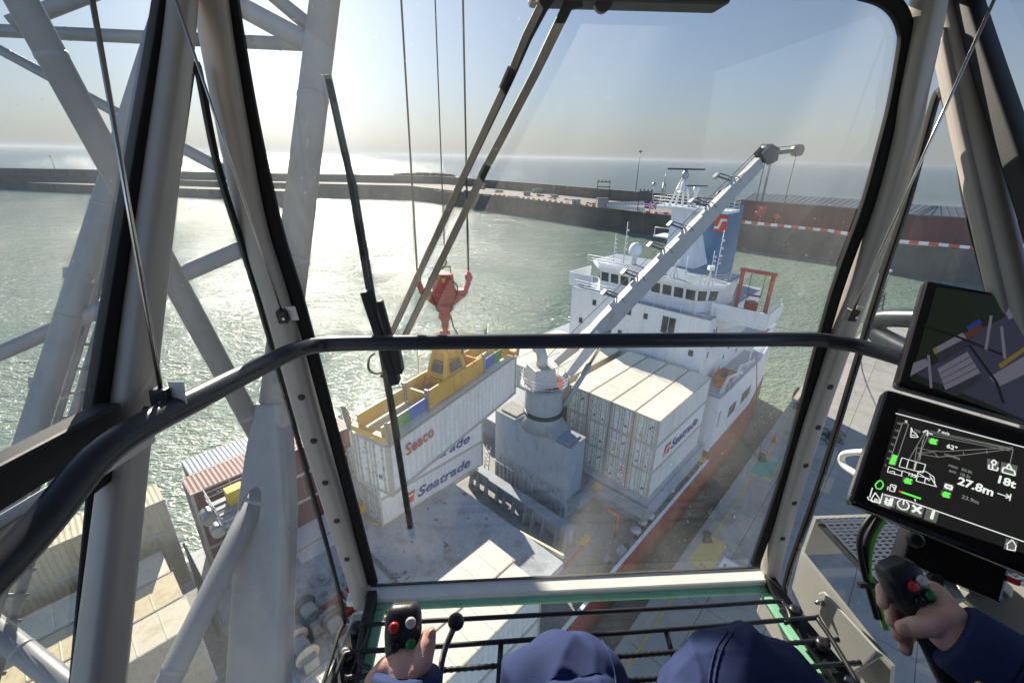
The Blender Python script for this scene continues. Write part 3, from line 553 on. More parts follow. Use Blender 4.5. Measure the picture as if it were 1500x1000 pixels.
# ------------------------------------------------------------------ containers
CW=2.438
def make_container(name,label,group,L=12.19,Hc=2.9,rib=False,seed=0,mw='cwhite',mt='ctop',md='cdoor'):
    """local frame: x along the box (doors at -x), z up from its underside"""
    t=thing(name,label,'container',(0,0,0),group,local=True)
    h=L/2; w=CW/2; e=.09
    f=MB()
    for x in (-h+e,h-e):
        for y in (-w+e,w-e): f.lbox(x-e,x+e,y-e,y+e,0,Hc)
    for y in (-w+.05,w-.05):
        f.lbox(-h+2*e,h-2*e,y-.05,y+.05,.0,.16); f.lbox(-h+2*e,h-2*e,y-.045,y+.045,Hc-.10,Hc-.004)
    for x in (-h+.05,h-.05):
        f.lbox(x-.05,x+.05,-w+2*e,w-2*e,0,.14); f.lbox(x-.05,x+.05,-w+2*e,w-2*e,Hc-.12,Hc-.004)
    for x in (-h+.088,h-.088):
        for y in (-w+.08,w-.08):
            for z in (.06,Hc-.06): f.lbox(x-.095,x+.095,y-.085,y+.085,z-.065,z+.065)
    f.build('frame',M['cframe'],t)
    # corrugated side walls
    n=int(L/ (.30 if rib else .42)); dpt=.03 if rib else .014
    for y,sg in ((-w+.035,-1),(w-.035,1)):
        m=MB(); x0=-h+2*e; dx=(L-4*e)/n; prof=[]
        for k in range(n):
            a=x0+k*dx; prof+=[(a,0),(a+dx*.18,-dpt),(a+dx*.5,-dpt),(a+dx*.68,0)]
        prof.append((h-2*e,0)); vs=[]
        for x,dd in prof: vs+= [(x,y+sg*dd,.16),(x,y+sg*dd,Hc-.10)]
        m.add(vs,[(2*k,2*k+2,2*k+3,2*k+1) for k in range(len(prof)-1)]); m.build('side_wall',M[mw],t,fix=False)
    # roof: sheets with shallow swages
    m=MB(); nr=int(L/(.30 if rib else 1.22)); xs=[-h+.02]; 
    prof=[]; dx=(L-.24)/nr
    for k in range(nr):
        a=-h+.12+k*dx
        if rib: prof+=[(a,0),(a+dx*.2,-.022),(a+dx*.5,-.022),(a+dx*.7,0)]
        else: prof+=[(a,0),(a+.03,.018),(a+.07,.018),(a+.10,0)]
    prof=[(-h+.01,0)]+prof+[(h-.01,0)]; vs=[]
    for x,dd in prof: vs+=[(x,-w+.075,Hc+dd+.0),(x,w-.075,Hc+dd+.0)]
    m.add(vs,[(2*k,2*k+1,2*k+3,2*k+2) for k in range(len(prof)-1)]); 
    m.build('roof',M[mt],t,fix=False)
    m=MB(); m.lbox(h-.09,h-.05,-w+2*e,w-2*e,.14,Hc-.12); 
    for k in range(6): m.lbox(h-.05,h-.02,-w+.25+k*.38,-w+.33+k*.38,.16,Hc-.14)
    m.build('end_wall',M[mw],t)
    r=random.Random(seed)
    for sg in (-1,1):
        d=MB(); y0,y1=(-w+2*e+.005,-.008) if sg<0 else (.008,w-2*e-.005)
        d.lbox(-h+.03,-h+.08,y0,y1,.15,Hc-.13); do=d.build('door',M[md],t)
        for yy in (y0+.25,y1-.25):
            b=MB(); b.tube([(-h-.005,yy,.12),(-h-.005,yy,Hc-.1)],.022,6)
            for z in (.35,.9,1.5,2.1,2.6): b.lbox(-h-.02,-h+.028,yy-.06,yy+.06,z-.035,z+.035)
            b.lbox(-h-.035,-h-.012,yy-.02,yy+.22,1.05,1.10); b.build('lock_rod',M['rod'],do)
        for q in range(r.randint(2,4)):
            b=MB(); yy=r.uniform(y0+.3,y1-.45); z=r.choice((.45,.6,.8,1.7,1.9,2.2)); s1=r.uniform(.1,.24); b.lbox(-h+.026,-h+.029,yy,yy+s1,z,z+s1*r.uniform(.7,1.5))
            b.build('sticker',M[r.choice(('sticker','stickerk','sticker','sticker','cwhite','cwhite'))],do)
        b=MB(); b.lbox(-h+.022,-h+.029,y0+.02,y0+.05,.16,Hc-.14); b.lbox(-h+.022,-h+.029,y1-.05,y1-.02,.16,Hc-.14); b.build('door_seal',M['rod'],do)
    return t
def place(o,s,t,z,ang=0.0): # centre of the underside, heading aft
    o.location=st(s,t,z); o.rotation_euler=(0,0,AX+ang); return o
def seatrade(t,L=12.19,Hc=2.9,y=None):
    """red square with a white stroke and blue slanted words on the starboard wall (-y)"""
    y=-CW/2-.01 
    b=MB(); b.prism([(-3.9,y,.85),(-2.75,y,.85),(-2.5,y,2.0),(-3.65,y,2.0)],(0,-.012,0)); b.build('logo_square',M['red_logo'],t)
    b=MB(); b.prism([(-3.9,y-.016,1.0),(-3.4,y-.016,1.0),(-3.2,y-.016,1.55),(-2.65,y-.016,1.55),(-2.62,y-.016,1.72),(-3.35,y-.016,1.72),(-3.55,y-.016,1.15),(-3.87,y-.016,1.15)],(0,-.006,0)); b.build('logo_stroke',M['white_mark'],t)
    text('Seatrade',1.45,M['blue_text'],t,'lettering',(-2.3,y-.006,.90),(1,0,0),(0,0,1),.006,.018,.22,sx=1.28)
base=make_container('reefer_container','white','white reefer containers on the ship')
protos=[base]
p2=make_container('reefer_container','x','white reefer containers on the ship',seed=5); p3=make_container('reefer_container','x','white reefer containers on the ship',seed=11)
protos=[base,p2,p3]; used=[False]*3
def reefer(k,s,t,z,label,group,ang=0,mats=None,name='reefer_container'):
    o=protos[k] if not used[k] else copy_tree(protos[k]); used[k]=True
    place(o,s,t,z,ang); o['label']=label; o['group']=group
    if mats:
        for c in kids(o):
            n=c.name.split('.')[0]
            if n in mats: setmat(c,M[mats[n]])
    return o
ordn=['leftmost','second from left','third from left','rightmost']; tiern=['bottom','middle','top']
rs=random.Random(4)
starred=[]
for c in range(4):
    for k in range(3):
        ext={(3,2):', plain pale side',(3,1):', blue lettering on side',(3,0):', plain bluish side',(2,0):', red poster'}.get((c,k),'')
        lab='white reefer, %s column, %s tier of the block before the bridge%s'%(ordn[c],tiern[k],ext)
        o=reefer((c*2+k)%3,40.3,-21.93+2.51*c+(0 if k==2 else rs.uniform(-.02,.02)),HATCH+2.915*k,lab,'white reefer containers before the bridge house')
        if (c,k)==(3,1): starred.append(o)
        if (c,k)==(2,0): starred.append(o)
seatrade(starred[1])
lb=MB(); lb.lbox(-6.12,-6.105,-.95,-.45,1.0,2.5); pz=lb.build('poster',M['white_mark'],starred[0]); text('HO',.62,M['red_text'],starred[0],'lettering',(-6.125,-.5,2.3),(0,0,-1),(0,-1,0),.003,.03)
# block on the port side of the same bay
portn=['first','second','third','fourth']
for c in range(4):
    reefer(c%3,40.6,-25.6-2.48*c,HATCH+2.915*2-.35,'cream topped container in the far block behind the deck crane, %s from the white block'%portn[c],'cream containers behind the deck crane',mats={'side_wall':'ctan','roof':'ctop'})
    if c==0:
        for k in (0,1): reefer(k,40.6,-25.6,HATCH+2.915*k-.35,'tan sided container in the %s tier of the far block beside the gap'%tiern[k],'cream containers behind the deck crane',mats={'side_wall':'ctan'})
# Seatrade stack under the hanging box
for k in range(2):
    o=reefer(k+1,20.75,-29.5,HATCH+2.915*k,'grey white container with blue lettering, %s of the two under the hanging box'%('lower' if k==0 else 'upper'),'containers under the hanging box'); seatrade(o)
for k in range(2):
    reefer(k,20.75,-32.0,HATCH+2.915*k,'rust streaked container at the ship side behind the lettered stack, %s tier'%('bottom' if k==0 else 'upper'),'containers under the hanging box')
# hanging container
LANG=R(13.0)
lift_c=(SU*((8.35+20.8)/2+.1)+SV*((-18.1-18.56)/2+1.15))
# heading in st frame: (cos13,-sin13)
lift=reefer(0,0,0,0,'scuffed white container with red lettering hanging from the yellow spreader','lifted containers',mats={'side_wall':'cwhite'})
LC=st(14.55,-18.3,-15.42); lift.location=LC; lift.rotation_euler=(0,0,AX+LANG)
if 'group' in lift: del lift['group']
text('Seaco',.92,M['red_text'],lift,'lettering',(-5.0,-CW/2-.034,1.72),(1,0,0),(0,0,1),.005,.012)
# near stack below the window
for c in range(2):
    for k in range(2):
        reefer((c+k)%3,10.25-.25*c,-15.43+2.5*c,HATCH+2.915*k,'cream ribbed container just below the window sill, %s row, %s tier'%('left' if c==0 else 'right','lower' if k==0 else 'upper'),'cream containers below the sill',mats={'roof':'ctop','side_wall':'cwhite'},)
# forward bay: tan, maroon and blue boxes seen through the left panes
tp=make_container('tan_container','x','tan containers in the forward bay',Hc=2.59,rib=True,seed=21,mw='ctan',mt='ctanroof',md='ctan')
tp2=make_container('tan_container','x','tan containers in the forward bay',Hc=2.59,seed=22,mw='ctan',mt='ccream',md='ctan')
first={}
def tan(s,t,z,label,roof='ctanroof',low=False):
    src=tp2 if low else tp; o=copy_tree(src) if first.get(low) else src; first[low]=True; place(o,s,t,z); o['label']=label; o['group']='tan containers in the forward bay'
    for c in kids(o):
        if c.name.startswith('roof'): setmat(c,M[roof])
    return o
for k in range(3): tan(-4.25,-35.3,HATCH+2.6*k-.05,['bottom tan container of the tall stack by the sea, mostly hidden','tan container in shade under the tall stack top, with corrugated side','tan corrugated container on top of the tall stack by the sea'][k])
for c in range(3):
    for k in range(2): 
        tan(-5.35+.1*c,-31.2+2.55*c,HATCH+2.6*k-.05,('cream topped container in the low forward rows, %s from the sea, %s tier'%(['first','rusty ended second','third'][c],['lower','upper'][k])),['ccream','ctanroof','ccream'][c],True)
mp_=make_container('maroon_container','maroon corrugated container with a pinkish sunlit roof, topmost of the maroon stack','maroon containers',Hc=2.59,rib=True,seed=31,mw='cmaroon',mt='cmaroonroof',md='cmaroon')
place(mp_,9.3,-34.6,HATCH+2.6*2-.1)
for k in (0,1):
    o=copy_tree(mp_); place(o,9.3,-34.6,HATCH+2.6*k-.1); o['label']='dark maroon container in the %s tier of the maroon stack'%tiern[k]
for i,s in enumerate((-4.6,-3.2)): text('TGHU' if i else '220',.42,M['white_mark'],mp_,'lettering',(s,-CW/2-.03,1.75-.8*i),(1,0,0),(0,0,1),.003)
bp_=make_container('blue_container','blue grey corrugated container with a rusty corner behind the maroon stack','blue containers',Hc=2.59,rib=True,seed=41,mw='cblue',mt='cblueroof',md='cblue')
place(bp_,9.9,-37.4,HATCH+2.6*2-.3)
for p in (bp_,): del p['group']
# ------------------------------------------------------------------ ship
ship=thing('cargo_ship','red hulled cargo ship with white bridge house and blue funnel lying along the quay','ship',st(30,-24,SEA))
def spx(px,py,s):
    P=onplane(px,py,SU*s,SU); return P.dot(SV),P.z
def tpx(px,py,t):
    P=onplane(px,py,SV*t,SV); return P.dot(SU),P.z
ps,sb=-38.6,-11.9
out=[(-48,-25.2,-24.4),(-38,-30.5,-19.5),(-24,-35.5,-14.8),(-8,-38.2,-12.2),(10,ps,sb),(62,ps,sb),(72,-37.4,-13.0),(79,-35,-15.6),(81.5,-33,-18)]
rings=[]
for s,a,b in out: 
    k=.93 if -30<s<75 else .8
    c=(a+b)/2; hw=(b-a)/2
    rings.append([st(s,c-hw*k,SEA-3),st(s,c-hw*.99,SEA+1.2),st(s,a,DECK),st(s,b,DECK),st(s,c+hw*.99,SEA+1.2),st(s,c+hw*k,SEA-3)])
m=MB(); m.loft(rings); m.build('hull',M['hull'],ship)
m=MB()
for i in range(len(out)-1):
    (s0,a0,b0_),(s1,a1,b1)=out[i],out[i+1]
    m.add([st(s0,a0+.1,DECK+.02),st(s1,a1+.1,DECK+.02),st(s1,b1-.1,DECK+.02),st(s0,b0_-.1,DECK+.02)],[(0,1,2,3)])
m.build('deck',M['deckg'],ship)
def bulw(side,s0,s1,z0,z1,name,mm,th=.12):
    m=MB(); pts=[(s,(a if side<0 else b)) for s,a,b in out if s0<=s<=s1]
    for (sa,ta),(sb_,tb) in zip(pts[:-1],pts[1:]):
        m.beam(st(sa,ta-side*th,(z0+z1)/2),st(sb_,tb-side*th,(z0+z1)/2),th,z1-z0)
    return m.build(name,mm,ship)
bulw(1,-48,10,DECK+.02,DECK+1.1,'bulwark',M['hull']); bulw(-1,-48,10,DECK+.02,DECK+1.1,'bulwark',M['shipw'])
m=MB(); m.sbox(10,47.5,sb-.22,sb-.02,DECK+.02,DECK+.75); m.build('bulwark',M['hull'],ship); m=MB(); m.sbox(10,47.5,sb-.26,sb+.02,DECK+.76,DECK+.84); m.build('bulwark_rail',M['shipw'],ship)
m=MB(); m.sbox(10,47.5,ps+.02,ps+.22,DECK+.02,DECK+1.0); m.build('bulwark',M['shipw'],ship)
# raised white after hull
AZ=-24.3
rings=[]
for s,a,b in [(47.6,ps,sb-.25)]+[(62,ps,sb-.25),(72,-37.4,-13.2),(79,-35,-15.8),(81.2,-33,-18)]:
    rings.append([st(s,a,-31.2),st(s,a,AZ),st(s,b,AZ),st(s,b,-31.2)])
m=MB(); m.loft(rings); m.build('after_hull',M['shipw'],ship)
rings=[]
for s,a,b in [(47.65,ps-.02,sb-.1),(62,ps-.02,sb-.1),(72,-37.42,-13.05),(79,-35.02,-15.65),(81.4,-33,-17.9)]: rings.append([st(s,a,DECK-.1),st(s,a,-30.8),st(s,b,-30.8),st(s,b,DECK-.1)])
m=MB(); m.loft(rings); m.build('hull_sheer_strake',M['hull'],ship)
m=MB(); m.add([st(47.7,ps+.1,AZ+.01),st(62,ps+.1,AZ+.01),st(79,-34.8,AZ+.01),st(79,-16.0,AZ+.01),st(72,-13.4,AZ+.01),st(62,sb-.4,AZ+.01),st(47.7,sb-.4,AZ+.01)],[(0,1,2,3,4,5,6)]); m.build('boat_deck',M['deckb'],ship)
for s0,s1 in ((52.2,54.6),(57,60.5)):
    m=MB(); m.sbox(s0,s1,sb-.26,sb-.2,-28.6,-27.2); m.build('mooring_port',M['glassd'],ship)
m=MB(); m.sbox(48.2,48.9,sb-.26,sb-.19,-28.2,-26.2); m.build('side_door',M['deckb'],ship)
# bridge house
FW=47.6; BD=-15.75
m=MB(); m.sbox(FW,66,-32.9,-14.9,AZ+.012,BD); house=m.build('bridge_house',M['shipw'],ship)
m=MB(); m.sbox(FW-.05,66.05,-33.0,-14.8,BD+.002,BD+.08); m.build('bridge_deck',M['deckb'],ship)
m=MB(); m.sbox(FW-.06,FW+.02,-32.9,-14.9,DECK+.02,AZ); m.build('house_front_lower',M['shipw'],ship)
def swin(px,py,s,w,h,name='porthole',m_=None):
    t,z=spx(px,py,s); fr=MB(); fr.sbox(s-.05,s-.0,t-w/2-.09,t+w/2+.09,z-h/2-.09,z+h/2+.09); fo=fr.build(name,M['shipw'],house,bevel=.04)
    g=MB(); g.sbox(s-.075,s-.052,t-w/2,t+w/2,z-h/2,z+h/2); g.build('pane',m_ or M['glassd'],fo,bevel=.02)
for p in ((922,457),(946,463),(908,487),(1012,517),(871,443),(851,469)): swin(*p,FW,.55,.72)
for p in ((974,475),(984,478)): swin(*p,FW,.75,2.0,'tall_window')
# side wall windows
for k,(px,py) in enumerate(((1036,520),(1043,505),(1052,540),(1059,522),(1067,507),(1078,512),(1033,562),(1047,556))):
    s,z=tpx(px,py,-14.9); fr=MB(); fr.sbox(s-.32,s+.32,-14.9,-14.86,z-.42,z+.42); fo=fr.build('porthole',M['shipw'],house); g=MB(); g.sbox(s-.22,s+.22,-14.858,-14.84,z-.32,z+.32); g.build('pane',M['glassd'],fo)
s,z=tpx(1055,557,-14.9); m=MB(); m.sbox(s-.45,s+.45,-14.88,-14.8,z-.6,z+.5); m.build('fire_box',M['shipred'],house)
m=MB(); m.sbox(49.5,49.56,-14.88,-14.8,-19.2,-17.2); m.sbox(50.3,50.36,-14.88,-14.8,-19.2,-17.2); m.build('door_slot',M['dark'],house)
# wheelhouse with slanting front and chamfered ends
WF=49.0
def whring(z,o=0): return [st(WF-o,-29.6,z),st(WF-o,-17.2,z),st(WF+1.8-o*.5,-15.6+o,z),st(56.5,-15.6+o,z),st(56.5,-31-o,z),st(WF+1.8-o*.5,-31-o,z)]
m=MB(); m.loft([whring(BD+.09),whring(-14.75),whring(-12.75,.25)]); wh=m.build('wheelhouse',M['shipw'],ship)
m=MB(); m.loft([whring(-12.74,.75),whring(-12.35,.85)]); m.build('wheelhouse_roof',M['shipw'],ship); m=MB(); m.loft([whring(-12.345,.6),whring(-12.32,.6)]); m.build('monkey_deck',M['deckb'],ship)
def whwin(a,b,n,mg=.12):
    a0,a1=[Vector(v) for v in a]; b0,b1=[Vector(v) for v in b] # bottom-left,bottom-right / top-left,top-right
    nrm=(a1-a0).cross(b0-a0).normalized()
    c=(a0+b1)/2; 
    if nrm.dot(c)>0: nrm=-nrm
    for k in range(n):
        f0=(k+mg)/n; f1=(k+1-mg)/n; q=[a0.lerp(a1,f0),a0.lerp(a1,f1),b0.lerp(b1,f1),b0.lerp(b1,f0)]
        w=MB(); w.prism([p+nrm*.01 for p in q],nrm*.02); w.build('window',M['glassd'],wh)
def wl(i,z): # point on ring edge i at height z on the slanting part
    f=(z+14.75)/2.0; return whring(0)[i].lerp(whring(0,.25)[i],f).copy()
def wp(i,z): v=wl(i,z); v.z=z; return v
z0,z1=-14.35,-13.2
whwin((wp(0,z0),wp(1,z0)),(wp(0,z1),wp(1,z1)),9); whwin((wp(1,z0),wp(2,z0)),(wp(1,z1),wp(2,z1)),2); whwin((wp(5,z0),wp(0,z0)),(wp(5,z1),wp(0,z1)),2)
# bridge wings
for sg,t0,t1 in ((1,-15.55,-9.9),(-1,-34.7,-31.05)):
    ta,tb=(t0,t1)
    m=MB(); m.sbox(49.3,54.5,ta,tb,-16.0,-15.62); w=m.build('bridge_wing',M['shipw'],ship)
    m=MB(); m.sbox(49.25,49.4,ta,tb,-15.62,-14.2); e=tb if sg>0 else ta; m.sbox(49.4,54.5,e-.08,e+.08,-15.62,-14.2); m.build('bulwark',M['shipw'],w)
    m=MB(); m.sbox(49.45,54.4,ta+.1,tb-.1,-15.618,-15.6); m.build('wing_deck',M['deckb'],w)
    m=MB(); m.beam(st(52,ta if sg>0 else tb,-18.6),st(52,(tb-1.2) if sg>0 else ta+1.2,-16.05),.25,.3); m.build('bracket',M['shipw'],w)
def railing(pts,h=1.05,name='railing',mm=None,gap=1.5,r=.028,parent=None,bars=3):
    m=MB(); pts=[Vector(p) for p in pts]
    for a,b in zip(pts[:-1],pts[1:]):
        n=max(1,int((b-a).length/gap))
        for k in range(n+1): p=a.lerp(b,k/n); m.tube([p,p+CZ*h],r,5)
        for j in range(bars): m.tube([a+CZ*(h*(j+1)/bars),b+CZ*(h*(j+1)/bars)],r*.85,5)
    return m.build(name,mm or M['shipw'],parent or ship)
railing([st(FW+.1,-32.7,BD+.08),st(FW+.1,-15,BD+.08),st(49.2,-15,BD+.08)])
railing([st(47.8,-14.7,AZ),st(47.8,sb-.5,AZ),st(60,sb-.5,AZ)],1.1); railing([st(62,sb-.5,AZ),st(72,-13.5,AZ),st(79,-16.1,AZ),st(80.5,-19,AZ),st(80.5,-32,AZ)],1.1)
railing([st(48.6,-31.5,-12.32),st(48.6,-17,-12.32),st(50.6,-15.2,-12.32),st(56.4,-15.2,-12.32)],1.0)
railing([st(54.5,-15.4,-15.6),st(54.5,-10,-15.6)],1.1); railing([st(49.5,-10.05,-14.2),st(54.4,-10.05,-14.2)],.55)
# aft platform by the quarter
m=MB(); m.sbox(58,68,-14.85,-12.4,-20.9,-20.6); m.sbox(58,58.25,-14.85,-12.4,-21.8,-20.9); m.build('side_platform',M['shipw'],ship)
m=MB(); m.sbox(58.1,67.9,-14.8,-12.45,-20.6,-20.57); m.build('platform_deck',M['deckb'],ship)
for s in (58.3,67.7): m=MB(); m.tube([st(s,-12.6,AZ),st(s,-12.6,-20.9)],.09,6); m.build('platform_post',M['shipw'],ship)
# gallows davit on the wing, boat davit
g=MB(); u0,u1=st(53.6,-14.3,-15.6),st(53.6,-11.2,-15.6); 
m=MB(); H=4.4
for p in (u0,u1): m.beam(p,p+CZ*H,.32,.32)
m.beam(u0+CZ*(H+.15)-SV*.3,u1+CZ*(H+.15)+SV*.3,.34,.34); gd=m.build('davit_frame',M['shipred'],ship)
m=MB(); m.beam(u0.lerp(u1,.3)+CZ*1.9,u0.lerp(u1,.75)+CZ*1.9,.2,.2); m.box(u0.lerp(u1,.5)+CZ*.6,(.5,.5,.6)); m.build('winch',M['shipred'],gd)
m=MB()
for f in (.3,.75): m.tube([u0.lerp(u1,f)+CZ*1.9,u0.lerp(u1,f)+CZ*H],.03,5)
m.build('fall_wire',M['rope'],gd)
m=MB(); m.beam(st(50.5,-10.2,-17.6),st(50.5,-10.2,-16.0),.3,.3); m.build('wing_light',M['shipred'],ship)
dv=MB(); 
for s in (49.2,53.4): 
    dv.beam(st(s,-12.7,AZ),st(s,-12.2,AZ+2.3),.22,.3); dv.beam(st(s,-12.2,AZ+2.2),st(s,-11.0,AZ+3.3),.2,.26)
dv.build('boat_davit',M['shipw'],ship)
rb=thing('rescue_boat','small orange rescue boat under the white davit on the starboard boat deck','boat',st(51.3,-13.3,AZ+.3))
m=MB(); rg=[]
for f in range(7):
    s=49.4+f*.65; w=[.15,.6,.85,.9,.9,.85,.8][f]; z=AZ+.35
    rg.append([st(s,-13.3-w,z+.9),st(s,-13.3-w*.8,z+.3),st(s,-13.3,z),st(s,-13.3+w*.8,z+.3),st(s,-13.3+w,z+.9)])
m.loft(rg); m.build('hull',M['orange'],rb); m=MB(); m.tube([r_[0] for r_ in rg]+[r_[4] for r_ in reversed(rg)],.14,8,closed=True); m.build('fender_tube',M['shipred'],rb); m=MB(); m.sbox(51,51.8,-13.6,-13.0,AZ+1.1,AZ+1.9); m.build('console',M['dark'],rb)
# mast house, platform, radars
def sq(s,t,z,a,b): return [st(s-a,t-b,z),st(s-a,t+b,z),st(s+a,t+b,z),st(s+a,t-b,z)]
MS,MT=57.5,-22.4
m=MB(); m.loft([sq(MS,MT,-12.3,2.2,2.0),sq(MS,MT-.35,-10.4,1.9,1.75),sq(MS,MT-.8,-7.2,1.5,1.35),sq(MS,MT-1.0,-5.6,1.4,1.3)]); ms=m.build('mast_house',M['shipw'],ship)
m=MB(); m.sbox(MS-1.8,MS+2.2,-27.2,-17.8,-5.6,-5.3); m.build('radar_platform',M['shipw'],ms)
railing([st(MS-1.7,-27.1,-5.3),st(MS-1.7,-17.9,-5.3),st(MS+2.1,-17.9,-5.3),st(MS+2.1,-27.1,-5.3),st(MS-1.7,-27.1,-5.3)],1.1,parent=ms)
tt,tz=spx(1003,262,MS); m=MB()
for ds,dt in ((-.9,-1.0),(.9,-1.0),(0,1.0),(0,.2)): m.tube([st(MS+ds,tt+dt*1.1,-5.3),st(MS+ds*.2,tt+dt*.15,-1.9)],[.16,.11],7)
m.tube([st(MS,tt-.8,-3.6),st(MS,tt+.8,-3.6)],.07,5); m.build('tripod_mast',M['shipw'],ms)
m=MB(); m.lathe(st(MS,tt,-2.0),[(.35,0),(.45,.3),(.3,.75),(.12,.95)],12); rd=m.build('radar_pedestal',M['steel'],ms); m=MB(); m.box(st(MS,tt,-.95),(2.35,.12,.10),(CR,CF,CZ)); m.build('radar_scanner',M['dark'],rd)
t2,z2=spx(1019,285,MS); m=MB(); m.lathe(st(MS,t2,-5.3),[(.35,0),(.2,.4),(.17,1.7),(.4,1.9),(.35,2.4)],10); rd=m.build('radar_pedestal',M['shipw'],ms); m=MB(); m.box(st(MS,t2,-2.8),(1.3,.09,.08),(CR,CF,CZ)); m.build('radar_scanner',M['dark'],rd)
t3,z3=spx(972,280,MS); m=MB(); 
for d in ((-.3,-.3),(.3,-.3),(0,.35)): m.tube([st(MS+d[0],t3+d[1],-5.3),st(MS+d[0]*.3,t3+d[1]*.3,-2.6)],.06,5)
m.tube([st(MS,t3,-2.6),st(MS,t3,-1.6)],.05,5)
for z in (-4.6,-3.9,-3.2): m.tube([st(MS-.3,t3-.3,z),st(MS+.3,t3-.3,z+.3),st(MS,t3+.3,z)],.04,4)
m.build('signal_mast',M['steel'],ms); m=MB(); m.ball(st(MS,t3-1.4,-2.9),.28,10); m.tube([st(MS,t3-1.4,-5.3),st(MS,t3-1.4,-2.9)],.05,5); m.build('aerial_dome',M['steel'],ms)
m=MB(); m.sbox(MS-1.6,MS+1.6,-26.6,-24.5,-9.2,-9.05); m.tube([st(MS-1.5,-26.5,-9.0),st(MS-1.5,-26.5,-8.0),st(MS-1.5,-24.6,-8.0)],.05,5); m.build('side_bracket',M['shipw'],ms)
# domes, aerials, small fittings on the monkey deck
t4,z4=spx(930,372,52); m=MB(); m.lathe(st(52,t4,-12.3),[(.35,0),(.3,1.0),(.5,1.15)],14); m.lathe(st(52,t4,-11.15),[(.55,0),(.78,.25),(.8,.75),(.66,1.2),(.35,1.5),(.05,1.6)],18); m.build('satellite_dome',M['shipw'],ship)
for k,(px,h) in enumerate(((912,5.2),(897,3.6),(1005,2.2),(1042,3.2),(960,2.0),(1050,5.5))):
    t5,_=spx(px,395,51.5); m=MB(); m.tube([st(51.5,t5,-12.3),st(51.5,t5,-12.3+h)],[.07,.03],6)
    for z in (.35,.5,.65,.8): 
        if h>3: m.ball(st(51.5,t5+.18,-12.3+h*z),.14,6)
    m.build('aerial',M['shipw'],ship)
# searchlight frames on the monkey deck edge
for px in (987,1040):
    t6,_=spx(px,400,49); m=MB(); m.tube([st(49.2,t6,-12.3),st(49.2,t6,-10.6)],.09,6); m.tube([st(49.2,t6-.5,-12.3),st(49.2,t6,-10.9),st(49.2,t6+.5,-12.3)],.06,5); m.box(st(49.1,t6,-10.5),(.28,.28,.22)); m.build('searchlight',M['shipw'],ship)
# funnel
fs0,fs1=60.5,66.5; fr_,_z=spx(1064,360,62); fl_=fr_-6.2
def fring(z,o): return [st(fs0+o,fl_+.6+o*.4,z),st(fs0+o,fr_-.6-o*.2,z),st(fs0+.6+o,fr_-o*.2,z),st(fs1-o*.3,fr_-o*.2,z),st(fs1-o*.3,fl_+o*.4,z),st(fs0+.6+o,fl_+o*.4,z)]
m=MB(); m.loft([fring(BD,0),fring(-10,.25),fring(-5.2,.6)]); fu=m.build('funnel',M['funnelb'],ship)
m=MB(); m.loft([fring(-5.2,.75),fring(-4.85,.75)]); m.build('funnel_cap',M['dark'],fu); m=MB()
for s,t in ((62.5,-.9),(63.6,-1.9),(64.6,-1.1)): m.tube([st(s,fr_-.9+t,-5),st(s,fr_-.9+t,-4.0),st(s+.5,fr_-.9+t,-3.7)],.28,10)
m.build('exhaust_pipe',M['dark'],fu)
tq,zq=spx(1057,327,60.95); m=MB(); m.sbox(60.6,60.9,tq-.75,tq+.75,zq-1.0,zq+1.0); m.build('emblem',M['red_logo'],fu); m=MB(); m.prism([st(60.58,tq-.7,zq-.7),st(60.58,tq-.1,zq-.7),st(60.58,tq+.2,zq+.3),st(60.58,tq+.72,zq+.3),st(60.58,tq+.72,zq+.6),st(60.58,tq-.05,zq+.6),st(60.58,tq-.3,zq-.4),st(60.58,tq-.7,zq-.4)],-SU*.02); m.build('emblem_stroke',M['white_mark'],fu)
# flag
P=dep(953,301,56); fg=thing('ensign_flag','small red white and blue union flag flying left of the radar mast','flag',P)
def flagq(name,mm,quads,zz):
    b=MB()
    for qd in quads:
        n=7
        pts0=[Vector(qd[0]).lerp(Vector(qd[1]),k/n) for k in range(n+1)]; pts1=[Vector(qd[3]).lerp(Vector(qd[2]),k/n) for k in range(n+1)]
        f=lambda p: P+CR*p.x+CZ*(p.y-.12*p.x)+CF*(.10*math.sin(p.x*5)+zz)
        b.add([f(p) for p in pts0]+[f(p) for p in pts1],[(k,k+1,n+2+k,n+1+k) for k in range(n)])
    b.build(name,mm,fg,fix=False)
W_,H_=.75,.42
def qd(x0,y0,x1,y1): return [(x0,y0,0),(x1,y0,0),(x1,y1,0),(x0,y1,0)]
flagq('field',M['ujblue'],[qd(-W_,-H_,W_,H_)],0)
flagq('white_cross',M['ujw'],[qd(-W_,-.15,W_,.15),qd(-.15,-H_,.15,H_),[(-W_,-H_,0),(-W_+.22,-H_,0),(W_,H_,0),(W_-.22,H_,0)],[(W_,-H_,0),(W_-.22,-H_,0),(-W_,H_,0),(-W_+.22,H_,0)]],-.012)
flagq('red_cross',M['ujred'],[qd(-W_,-.085,W_,.085),qd(-.085,-H_,.085,H_),[(-W_,-H_,0),(-W_+.1,-H_,0),(0,.03,0),(-.08,.03,0)],[(W_,H_,0),(W_-.1,H_,0),(0,-.03,0),(.08,-.03,0)]],-.022)
b=MB(); b.tube([P+CZ*.5-CR*.75,P+CZ*.3-CR*.78-CZ*7],.02,5); b.build('halyard',M['rope'],fg)
